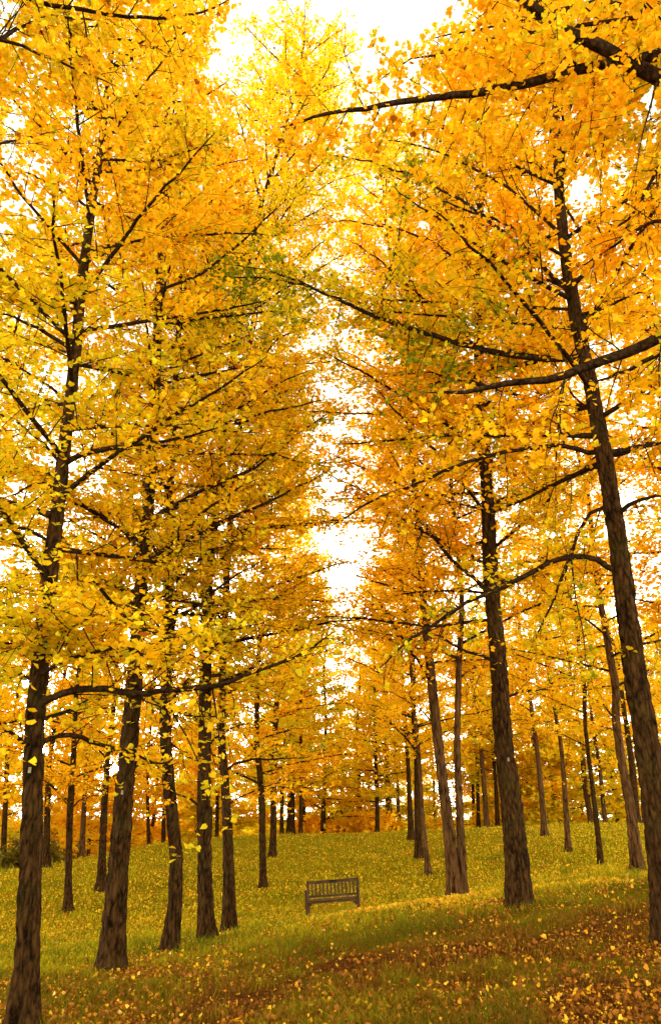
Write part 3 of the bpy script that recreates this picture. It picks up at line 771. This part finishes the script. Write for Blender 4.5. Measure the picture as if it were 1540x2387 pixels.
 ('R9', Tree(50, [(1114, 1935), (1112, 1820)], .14, 14, 3.4, 'C', 3.8, tone=(.02, .5, .05)), 'short dark ginkgo trunk on the crest just right of the twin stems', GROUP_S),
 ('R10', Tree(48, [(1135, 1935), (1128, 1840), (1120, 1751)], .18, 14, 4.0, 'C', 3.8, tone=(.02, .5, .05), bark=M_BARK_FAR), 'pale leaning ginkgo trunk on the crest left of the stoutest trunk', GROUP_S),
 ('R11', Tree(49, [(1159, 1933), (1156, 1840)], .14, 14, 3.4, 'C', 3.8, tone=(.02, .5, .05)), 'thin ginkgo trunk touching the left outline of the stoutest trunk', GROUP_S),
 ('R12', Tree(33, [(1269, 1950), (1260, 1840), (1249, 1731)], .125, 15, 4.4, 'C', 3.8, tone=(.17, .28, .01), bark=M_BARK_FAR), 'leaning pale ginkgo, first trunk to the right of the stoutest one', GROUP_S),
 ('R13', Tree(27, [(1324, 1987), (1314, 1850), (1306, 1736)], .10, 15, 4.4, 'B', 3.3, tone=(.17, .28, .01), bark=M_BARK_FAR), 'slim ginkgo in front of the green trees, second right of the stoutest trunk', GROUP_S),
 ('R14', Tree(23, [(1399, 2017), (1390, 1930), (1381, 1851), (1370, 1760), (1362, 1690), (1360, 1600)], .088, 15, 4.4, 'B', 3.3, tone=(.17, .28, .01), limbs=[
   ([(1363, 1740), (1320, 1715), (1270, 1690), (1230, 1670), (1190, 1668)], .4, .020), ([(1372, 1790), (1400, 1780), (1440, 1776)], .3, .016), ([(1364, 1735), (1400, 1700), (1450, 1680)], -.3, .018)]),
  'thin dark ginkgo with long level boughs, in front of the right crest', GROUP_S),
 ('R15', Tree(18, [(1485, 2037), (1476, 1960), (1468, 1880), (1445, 1751), (1434, 1671), (1435, 1600)], .13, 16, 4.3, 'B', 3.4, tone=(.17, .28, .01), bark=M_BARK_FAR, limbs=[
   ([(1436, 1690), (1425, 1665), (1405, 1640), (1370, 1615)], .3, .03)]),
  'pale furrowed ginkgo forking at its top, left of the near right trunk', GROUP_S),
 ('R16', Tree(40, [(1482, 1924), (1478, 1860), (1474, 1790)], .2, 15, 4.0, 'C', 3.8, tone=(.17, .28, .01)), 'thick ginkgo half hidden behind the pale furrowed forking one', GROUP_S),
 ('R17', Tree(46, [(1411, 1928), (1404, 1860), (1397, 1790)], .14, 14, 4.0, 'C', 3.6, tone=(.17, .28, .01), bark=M_BARK_FAR), 'small pale ginkgo trunk on the right crest against bright sky', GROUP_S),
 # ---- trees standing just outside the frame whose crowns hang into it
 ('N1', Tree(4.4, None, .17, 13, 7.6, 'A', 2.2, base=(3.85, 4.3), tone=(.28, .32, .05), hang=.5, limbs=[
   ([(1660, 270), (1540, 182), (1480, 150), (1430, 120), (1370, 90), (1320, 60), (1270, 30), (1230, 0), (1150, -70), (1060, -170)], -.5, .085),
   ([(1640, 120), (1450, 150), (1325, 168), (1270, 185), (1195, 202), (1120, 215), (1050, 225), (970, 235), (900, 245), (830, 258), (770, 272), (690, 292), (650, 300)], .5, .062),
   ([(1680, 740), (1545, 782), (1480, 810), (1420, 832), (1345, 865), (1285, 885), (1220, 895), (1150, 912), (1090, 927), (1015, 925)], .4, .062),
   ([(1680, 790), (1545, 818), (1460, 860), (1410, 890), (1350, 910)], 1.0, .034),
   ([(1650, 260), (1540, 370), (1510, 430), (1470, 500), (1430, 525), (1370, 560)], .6, .024),
   ([(1650, 480), (1540, 520), (1480, 540), (1400, 600), (1330, 650)], .8, .022),
   ([(1640, 60), (1500, 20), (1400, 0), (1250, 40), (1100, 70), (1000, 90)], .9, .028),
   ([(1640, 30), (1300, 60), (1150, 85), (1050, 110), (960, 130), (880, 190)], 1.3, .024)]),
  'ginkgo whose thick dark boughs reach in from the top right corner', 'near ginkgo trees whose trunks stand outside the frame'),
 ('N2', Tree(4.6, None, .16, 13, 8.6, 'A', 2.0, base=(-3.9, 4.2), tone=(.24, .35, .05), hang=.2, limbs=[
   ([(-160, 260), (0, 112), (35, 88), (85, 76), (150, 72), (215, 70), (250, 78), (290, 92)], .6, .030),
   ([(-160, 0), (100, 10), (200, 22), (300, 34), (390, 36), (450, 22), (500, 8), (560, -20)], .5, .026),
   ([(-160, 420), (-20, 330), (40, 320), (90, 300)], .6, .018)]),
  'ginkgo whose leafy spray reaches in at the top left corner', 'near ginkgo trees whose trunks stand outside the frame'),
 ('S1', Tree(12, None, .14, 16, 4.0, 'B', 3.7, base=(7.6, 12.5), tone=(.5, .05, .0)), 'ginkgo crown of deep orange filling the right edge behind the near trunk', 'near ginkgo trees whose trunks stand outside the frame'),
 ('S2', Tree(12, None, .14, 16, 3.6, 'B', 3.7, base=(-7.6, 13.5), tone=(.3, .3, .1)), 'ginkgo crown with greenish top at the left edge behind the corner tree', 'near ginkgo trees whose trunks stand outside the frame'),
 ('S3', Tree(19, None, .14, 15, 2.8, 'B', 3.7, base=(-11.5, 20), tone=(.17, .28, .01)), 'yellow ginkgo crown low at the left edge above the sloping grass', 'near ginkgo trees whose trunks stand outside the frame'),
]
for (code, t, label, group) in TREES:
    random.seed(1)
    if t.px is not None and t.D < 40:
        for px in [t.px] + ([t.twin[0]] if t.twin else []):
            P = np.array([at(u, v, t.D) for u, v in px])
            low = P[:, 2] < P[0, 2] + t.h0 + (3.6 if code in ('L2', 'R1', 'R2') else 1.2)
            clear_line(P, t.r * 1.1, .30 if t.lod in 'AB' else .2)
            if low.sum() > 1: clear_line(P[low], t.r * 1.25, .72)
    for (px, dD, r, *bo) in t.limbs:
        n = len(px)
        P = np.array([at(u, v, t.D + dD * (k / (n - 1))) for k, (u, v) in enumerate(px)])
        if r > .021: clear_line(P[:max(2, int(n * .85))], r * 1.35 + .012, .62 if r < .03 else .86)
total = 0
for k, (code, t, label, group) in enumerate(TREES):
    random.seed(100 + k * 13)
    rng = np.random.default_rng(500 + k * 7)
    r_, n = build_tree(t, 'ginkgo_tree', label, group, seed=k + 1, gaps=(code != 'L4'))
    total += n
print('leaves', total)

# ------------------------------------------------------------------ far trees (three kinds, copied)
def proto(tone, H, R, h0, seed, label, group):
    t = Tree(0, None, .16, H, h0, 'F', R, base=(0, 300), tone=tone, bark=M_BARK_FAR, droop=.24)
    random.seed(seed)
    return build_tree(t, 'ginkgo_tree', label, group, seed=seed, gaps=False)[0]
def copy_tree(root):
    c = root.copy(); COL.objects.link(c)
    for ch in list(root.children):
        d = ch.copy(); COL.objects.link(d); d.parent = c
    return c
rng = np.random.default_rng(77)
FAR_LABEL = ('distant golden ginkgo beyond the grassy crest', 'distant orange ginkgo beyond the grassy crest', 'distant yellow-green ginkgo beyond the grassy crest')
FAR_GROUP = ('distant golden ginkgo trees', 'distant orange ginkgo trees', 'distant yellow-green ginkgo trees')
PROTO = [proto(t_, H_, R_, h_, 900 + i, FAR_LABEL[i], FAR_GROUP[i]) for i, (t_, H_, R_, h_) in enumerate((((-.1, .5, .03), 17.5, 5.4, .7), ((.05, .3, 0), 17, 5.6, .5), ((-.1, .7, .16), 17.5, 5.4, .6)))]
used = set()
random.seed(5)
sun_dir = at(*SUNPX, 1.0); sun_dir = sun_dir / np.linalg.norm(sun_dir)
saz = math.atan2(sun_dir[0], sun_dir[1])
for D, step in ((39, 6.0), (50, 6.0), (55, 6.0), (63, 6.6), (76, 7.6), (94, 9.0), (118, 11)):
    x = -0.52 * D - 4
    while x < .52 * D + 6:
        X, Y = x + random.uniform(-1.6, 1.6), D + random.uniform(-3, 3)
        x += step
        if (D == 50 and -10 < X < 9) or (D == 39 and X > -11.5): continue
        low = abs(X - math.tan(saz) * Y) < 5.0
        if low and D in (55, 63):
            t_ = Tree(Y, None, .15, 17, .8, 'F', 5.2, base=(X, Y), tone=(.1, .2, 0), bark=M_BARK_FAR, droop=.2)
            sv = rng; rng = np.random.default_rng(int(D * 31 + abs(X) * 7)); build_tree(t_, 'ginkgo_tree', 'distant golden ginkgo glowing round the low sun', 'distant ginkgo trees round the low sun', seed=int(abs(X) * 10) % 90 + 1, gaps=False); rng = sv
            continue
        side = X / Y
        w = (0.5, 0.2, 0.3) if side < .15 else (.35, .55, .10)
        if .22 < side < .45 and D < 70: w = (.2, .1, .7)
        i = random.choices((0, 1, 2), w)[0]
        o = PROTO[i] if i not in used else copy_tree(PROTO[i]); used.add(i)
        s = random.uniform(.85, 1.1) if not low else (.0577 * Y + 4.6) / 17.5 * random.uniform(.92, 1.05)
        o.location = (X, Y, gz(X, Y) - .1); o.rotation_euler = (0, 0, random.uniform(0, 6.28)); o.scale = (s, s, s * random.uniform(.9, 1.05))

# ------------------------------------------------------------------ shrubs on the crest
M_SHRUB = leaf_material('shrub_leaf', .35, .012)
def shrub(x, y, R, H, col, col2, n, label, sz=.16):
    z = gz(x, y)
    root = empty('shrub', (x, y, z)); tag(root, label, 'bush', None)
    mb = MB(); P = []
    for k in range(26):
        a = random.uniform(0, 6.28); e = random.uniform(.25, 1.4)
        d = np.array([math.cos(a) * math.cos(e) * R, math.sin(a) * math.cos(e) * R, math.sin(e) * H]) * random.uniform(.7, 1.05)
        s_ = np.linspace(0, 1, 6)[:, None]
        Q = d * s_ + np.cumsum(rng.normal(0, .04, (6, 3)), 0) * s_
        mb.tube(Q, np.linspace(.03, .008, 6), 4)
        m_ = n // 26
        f = .3 + .7 * np.sqrt(rng.random(m_)); i = np.clip((f * 5).astype(int), 0, 4); g = (f * 5 - i)[:, None]
        P.append(Q[i] * (1 - g) + Q[i + 1] * g + rng.normal(0, .16 * R, (m_, 3)) * np.array([1, 1, .7]))
    mb.build('stems', M_TWIG, root)
    P = np.concatenate(P); P[:, 2] = np.maximum(P[:, 2], .05)
    c = vnoise(P * 1.4, 61)[:, None]; tone = (np.array(col) * (1 - c) + np.array(col2) * c) * (.75 + .5 * rng.random(len(P)))[:, None]
    link('foliage', leaf_mesh('foliage', P, rng.normal(0, 1, P.shape), np.array([0, 0, 1]) + rng.normal(0, .6, P.shape), sz * (.6 + .8 * rng.random(len(P))), tone, TRI4, M_SHRUB), root)
random.seed(31)
def shrub_px(u, v, D, *a, **k):
    p = at(u, v, D); shrub(p[0], D, *a, **k)
shrub_px(70, 2025, 33, 1.7, 1.0, (.07, .065, .008), (.24, .17, .015), 5000, 'dark olive bush behind the left crest of the slope')
shrub_px(800, 1915, 52, 2.0, 2.2, (.05, .06, .008), (.28, .22, .012), 6000, 'dark green and yellow bush on the crest above the bench', sz=.2)
shrub_px(755, 1930, 50, 2.6, 1.6, (.90, .42, .008), (.92, .55, .01), 5000, 'low orange bush spreading on the crest straight above the bench', sz=.2)
shrub_px(860, 1925, 50, 2.4, 1.8, (.90, .48, .008), (.92, .58, .01), 5000, 'low golden bush on the crest, right of the dark green one', sz=.2)
for (u, D, H, R, lb) in ((1302, 56, 9, 4.2, 'green-leaved tree on the right crest between two slim pale trunks'), (1235, 60, 8, 4.0, 'yellow-green tree on the right crest beside the stoutest trunk'), (1440, 58, 9, 4.4, 'green-leaved tree on the right crest, behind the pale furrowed trunk')):
    p = at(u, 1926, D)
    t = Tree(D, None, .22, H, .9, 'F', R, base=(p[0], D), tone=(.0, .75, .55), droop=.1)
    rng = np.random.default_rng(int(u)); random.seed(int(u))
    build_tree(t, 'broadleaf_tree', lb, None, seed=int(u) % 97, gaps=False)

# ------------------------------------------------------------------ bench
def bench():
    L = at(715, 2140, 20.8); R_ = at(840, 2132, 20.8)
    c = (L + R_) / 2
    z = gz(c[0], c[1]) 
    root = empty('park_bench', (c[0], c[1], z - .01), (math.radians(-3.5), math.radians(-4.2), math.radians(-4)))
    tag(root, 'weathered brown wooden slatted park bench alone on the leafy slope', 'bench')
    root.scale = (1, 1, .86)
    W = 1.42
    def part(name, boxes, m=M_WOOD):
        mb = MB()
        for b in boxes: mb.box(*b)
        return mb.build(name, m, root)
    rake = -.16
    def back(zr):     # y of the raked back plane at height zr
        return .22 + (zr - .42) * .18
    for sx in (-1, 1):
        x = sx * (W / 2 - .03)
        part('leg', [((x, -.24, .31), (.068, .068, .70))])
        part('leg', [((x, .22, .20), (.066, .07, .50)), ((x, back(.69), .69), (.066, .06, .52), rake)])
        part('armrest', [((x, -.03, .675), (.085, .60, .035)), ((x, -.335, .672), (.085, .03, .045))])
    part('front_rail', [((0, -.245, .365), (W - .13, .04, .085))] + [((sx * (W / 2 - .115), -.245, .295), (.10, .032, .055)) for sx in (-1, 1)] + [((sx * (W / 2 - .095), -.2452, .245), (.06, .03, .046)) for sx in (-1, 1)] + [((0, -.2455, .315), (.04, .03, .016))])
    part('seat', [((0, -.225 + k * .088, .425), (W - .02 if 0 < k < 5 else W - .14, .066, .024)) for k in range(6)] + [((sx * (W / 2 - .1), 0, .385), (.04, .42, .05)) for sx in (-1, 1)])
    boxes = [((0, back(.885), .885), (W - .13, .04, .09), rake), ((0, back(.50), .50), (W - .13, .036, .06), rake)]
    for k in range(12):
        x = (k - 5.5) * (W - .16) / 12.3
        boxes.append(((x, back(.685), .685), (.042, .018, .33), rake))
    part('backrest', boxes)
    part('plaque', [((.01, back(.885) - .024, .885), (.20, .006, .075), rake)], M_PLAQUE)
bench()

# ------------------------------------------------------------------ grass and fallen leaves
rng = np.random.default_rng(4242)
def scatter(n, d0, d1, power):
    u = rng.random(n)
    a, b = d0 ** (1 - power), d1 ** (1 - power)
    y = (a + u * (b - a)) ** (1 / (1 - power))
    x = (rng.random(n) * 2 - 1) * (y * .50 + 1.4)
    return x, y
n = 300000
x, y = scatter(n, 4.5, 50, 1.9)
lmk = litter_mask(x, y)
tuft = vnoise(np.stack([x * 2.2, y * 2.2, 0 * x], -1), 21) * .6 + vnoise(np.stack([x * 7, y * 7, 0 * x], -1), 22) * .4
keep = rng.random(n) < (1 - .62 * lmk) * (.35 + 1.0 * smooth(.3, .65, tuft)) * (1 - .7 * np.exp(-(((x - 1.5) / 2.9) ** 2 + ((y - 14.8) / 2.6) ** 2)))
x, y, lmk, tuft = x[keep], y[keep], lmk[keep], tuft[keep]
z = ground_z(x, y); n = len(x)
sc_ = np.clip(y / 10, .75, 2.6)
h = (.035 + .075 * rng.random(n) * smooth(.3, .75, tuft) * 1.7) * np.clip(sc_, .8, 1.5)
w = .0042 * sc_ * (.7 + .6 * rng.random(n))
a = rng.random(n) * 6.283; lean = rng.normal(0, .5, (n, 2)) * h[:, None]
V = np.empty((n, 5, 3))
dx, dy = np.cos(a) * w, np.sin(a) * w
V[:, 0] = np.stack([x - dx, y - dy, z - .012], -1); V[:, 1] = np.stack([x + dx, y + dy, z - .012], -1)
V[:, 2] = np.stack([x + dx * .8 + lean[:, 0] * .4, y + dy * .8 + lean[:, 1] * .4, z + h * .6], -1)
V[:, 3] = np.stack([x - dx * .8 + lean[:, 0] * .4, y - dy * .8 + lean[:, 1] * .4, z + h * .6], -1)
V[:, 4] = np.stack([x + lean[:, 0] * 1.3, y + lean[:, 1] * 1.3, z + h], -1)
b = (np.arange(n) * 5)[:, None]
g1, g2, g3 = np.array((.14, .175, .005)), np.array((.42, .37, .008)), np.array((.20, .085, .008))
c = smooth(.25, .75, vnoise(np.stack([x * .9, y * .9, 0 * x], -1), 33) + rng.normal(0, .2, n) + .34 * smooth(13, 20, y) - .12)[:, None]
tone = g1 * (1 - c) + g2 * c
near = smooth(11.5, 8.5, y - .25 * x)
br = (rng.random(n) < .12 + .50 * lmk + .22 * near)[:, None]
tone = np.where(br, g3, tone * (1 - .35 * near[:, None])) * (.6 + .6 * rng.random(n))[:, None]  # foreground shade and wetness painted into the green blades; brown ones are dead grass
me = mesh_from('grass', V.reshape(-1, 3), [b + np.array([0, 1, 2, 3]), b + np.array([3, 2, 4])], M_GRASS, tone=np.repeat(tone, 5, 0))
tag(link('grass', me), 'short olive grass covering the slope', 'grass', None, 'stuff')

n = 620000
x, y = scatter(n, 4.5, 52, 1.55)
P0 = np.stack([x, y, 0 * x], -1)
pt = vnoise(P0 * .5, 71) * .5 + vnoise(P0 * 1.6, 72) * .5
carpet = np.exp(-(((x - 1.5) / 2.9) ** 2 + ((y - 14.8) / 2.6) ** 2))          # the drift under the bench and towards the right row
foot = np.zeros_like(x)
for (_, t_, _, _) in TREES:
    if t_.px is not None and t_.D < 20:
        b_ = at(*t_.px[0], t_.D); foot += np.exp(-((x - b_[0]) ** 2 + (y - b_[1] + .15) ** 2) / .35)
dens = .07 + .18 * smooth(.35, .7, pt) + .95 * carpet + .24 * smooth(13, 20, y) + .35 * foot
dens *= 1 - .55 * smooth(1.2, 0, np.abs(y - 10.7 + .2 * x) / 1.3)
keep = rng.random(n) < dens
x, y = x[keep], y[keep]; n = len(x)
cp_ = np.exp(-(((x - 1.5) / 2.9) ** 2 + ((y - 14.8) / 2.6) ** 2))
z = ground_z(x, y) + .006 + (.05 + .08 * cp_) * rng.random(n) ** (1.5 - cp_)
size = .037 * (.35 + .95 * rng.random(n) ** 2) * np.clip(y / 15, 1, 1.35) * (1 + .2 * smooth(11.5, 15, y) + .4 * np.exp(-(((x - 1.5) / 2.9) ** 2 + ((y - 14.8) / 2.6) ** 2)))
pal = np.array([(.80, .45, .02), (.82, .52, .05), (.70, .34, .012), (.55, .22, .012), (.30, .11, .01), (.75, .50, .12)])
pr = np.array([.30, .12, .28, .16, .10, .04])
far = smooth(9, 14, y)
tone = pal[rng.choice(6, n, p=pr)] * (.7 + .45 * rng.random(n))[:, None]
bn = (rng.random(n) < .70 * (1 - far))[:, None]
tone = np.where((far > .6)[:, None] & (rng.random(n) < .55)[:, None], np.array((.74, .50, .015)) * (.8 + .3 * rng.random(n))[:, None], tone)
tone = np.where(bn, np.array((.24, .085, .010)) * (.6 + .8 * rng.random(n))[:, None], tone)
nr = np.array([0, 0, 1.0]) + rng.normal(0, .8, (n, 3))
me = leaf_mesh('fallen_leaves', np.stack([x, y, z], -1), rng.normal(0, 1, (n, 3)), nr, size, tone, FAN8, M_FALLEN, 1.5)
tag(link('fallen_leaves', me), 'yellow and rust fallen ginkgo leaves scattered over the grass', 'fallen leaves', None, 'stuff')
# the one big curled leaf that stands out on the dark grass
p = at(1278, 2232, 8.2)
T = np.array([[0, 0, 0], [0, .5, .10], [0, .80, .24], [-.22, .93, .30], [-.45, .80, .34], [-.56, .55, .30], [-.28, .5, .14], [.22, .93, .30], [.45, .80, .36], [.56, .55, .34], [.28, .5, .16], [0, -.35, -.12], [.03, -.35, -.12]])
big = T * .072; 
big = np.stack([big[:, 0] * .8 - big[:, 1] * .6, big[:, 0] * .6 + big[:, 1] * .8, big[:, 2]], -1)
o = link('fallen_leaf', mesh_from('fallen_leaf', big, [np.array([(0, 1, 6, 5), (0, 10, 9, 0)[:4]])[:1], np.array([(0, 9, 10, 1), (1, 2, 3, 6), (6, 3, 4, 5), (1, 10, 7, 2), (10, 9, 8, 7)]), np.array([(0, 11, 12)])], M_FALLEN, tone=np.repeat(np.array([[.85, .45, .03]]), 13, 0)))
o.location = (p[0], 8.2, gz(p[0], 8.2) + .035); o.rotation_euler = (math.radians(16), 0, 0)
tag(o, 'large curled golden leaf lying alone on the dark foreground grass', 'leaf')

# ------------------------------------------------------------------ sky, sun, camera
SUN_EL = math.asin(sun_dir[2])
w = bpy.data.worlds.new('World'); scn.world = w; w.use_nodes = True
nt = w.node_tree; nd, lk = nt.nodes, nt.links; nd.clear()
out = N(nd, 'ShaderNodeOutputWorld'); bg = N(nd, 'ShaderNodeBackground')
sky = N(nd, 'ShaderNodeTexSky', sky_type='NISHITA'); sky.sun_disc = False
sky.sun_elevation = SUN_EL; sky.sun_rotation = saz
sky.dust_density = 3.0; sky.air_density = 1.0; sky.ozone_density = 1.0
hs = N(nd, 'ShaderNodeHueSaturation'); hs.inputs['Saturation'].default_value = .12
lk.new(sky.outputs[0], hs.inputs['Color'])
# thin white cloud over the whole sky
ad = N(nd, 'ShaderNodeMix', data_type='RGBA', blend_type='ADD'); ad.inputs[0].default_value = 1
tcw = N(nd, 'ShaderNodeTexCoord'); nzw = N(nd, 'ShaderNodeTexNoise'); nzw.inputs['Scale'].default_value = 2.0; nzw.inputs['Detail'].default_value = 3
lk.new(tcw.outputs['Generated'], nzw.inputs['Vector'])
rw = ramp(nd, [(.3, (10.5, 9.2, 6.6)), (.7, (12, 10.6, 7.6))]); lk.new(nzw.outputs['Fac'], rw.inputs[0])
lk.new(hs.outputs[0], ad.inputs[6]); lk.new(rw.outputs[0], ad.inputs[7])
# the sun's own disc and aureole in the cloud
nrm_ = N(nd, 'ShaderNodeVectorMath', operation='DOT_PRODUCT'); nrm_.inputs[1].default_value = tuple(float(c) for c in sun_dir)
vn = N(nd, 'ShaderNodeVectorMath', operation='NORMALIZE'); lk.new(tcw.outputs['Generated'], vn.inputs[0]); lk.new(vn.outputs[0], nrm_.inputs[0])
rs = N(nd, 'ShaderNodeMapRange'); rs.inputs[1].default_value = math.cos(math.radians(.75)); rs.inputs[2].default_value = math.cos(math.radians(.55)); rs.inputs[3].default_value = 0; rs.inputs[4].default_value = 500
lk.new(nrm_.outputs['Value'], rs.inputs[0])
ad2 = N(nd, 'ShaderNodeMix', data_type='RGBA', blend_type='ADD'); ad2.inputs[0].default_value = 1
sc2 = N(nd, 'ShaderNodeMix', data_type='RGBA', blend_type='MULTIPLY'); sc2.inputs[0].default_value = 1; sc2.inputs[6].default_value = (1, .85, .55, 1)
lk.new(rs.outputs[0], sc2.inputs[7])
sxyz = N(nd, 'ShaderNodeSeparateXYZ'); lk.new(vn.outputs[0], sxyz.inputs[0])
gr = N(nd, 'ShaderNodeMapRange', interpolation_type='SMOOTHSTEP'); gr.inputs[1].default_value = -.02; gr.inputs[2].default_value = .62; gr.inputs[3].default_value = 3.1; gr.inputs[4].default_value = .66
lk.new(sxyz.outputs[2], gr.inputs[0])
gm = N(nd, 'ShaderNodeMix', data_type='RGBA', blend_type='MULTIPLY'); gm.inputs[0].default_value = 1
lk.new(ad.outputs[2], gm.inputs[6]); lk.new(gr.outputs[0], gm.inputs[7])
lk.new(gm.outputs[2], ad2.inputs[6]); lk.new(sc2.outputs[2], ad2.inputs[7])
lk.new(ad2.outputs[2], bg.inputs['Color']); bg.inputs['Strength'].default_value = .12
lk.new(bg.outputs[0], out.inputs[0])

sl = bpy.data.lights.new('sun', 'SUN'); sl.energy = 4.5; sl.angle = math.radians(.6); sl.color = (1, .72, .42)
so = bpy.data.objects.new('sun', sl); COL.objects.link(so)
from mathutils import Vector
so.rotation_euler = Vector(tuple(float(-c) for c in sun_dir)).to_track_quat('-Z', 'Y').to_euler()

cd = bpy.data.cameras.new('camera'); co = bpy.data.objects.new('camera', cd); COL.objects.link(co)
cd.sensor_fit = 'VERTICAL'; cd.sensor_height = 36.0; cd.sensor_width = 24.0; cd.lens = F / PH * 36.0
cd.clip_start = .05; cd.clip_end = 3000
co.location = (0, 0, 0); co.rotation_euler = (math.pi / 2 + PITCH, 0, 0)
scn.camera = co
vs = scn.view_settings
vs.view_transform = 'Standard'; vs.look = 'None'; vs.gamma = 1; vs.exposure = 1.02
scn.cycles.max_bounces = 18; scn.cycles.diffuse_bounces = 12; scn.cycles.transmission_bounces = 12; scn.cycles.glossy_bounces = 2
scn.cycles.caustics_reflective = False; scn.cycles.caustics_refractive = False
scn.cycles.use_denoising = True
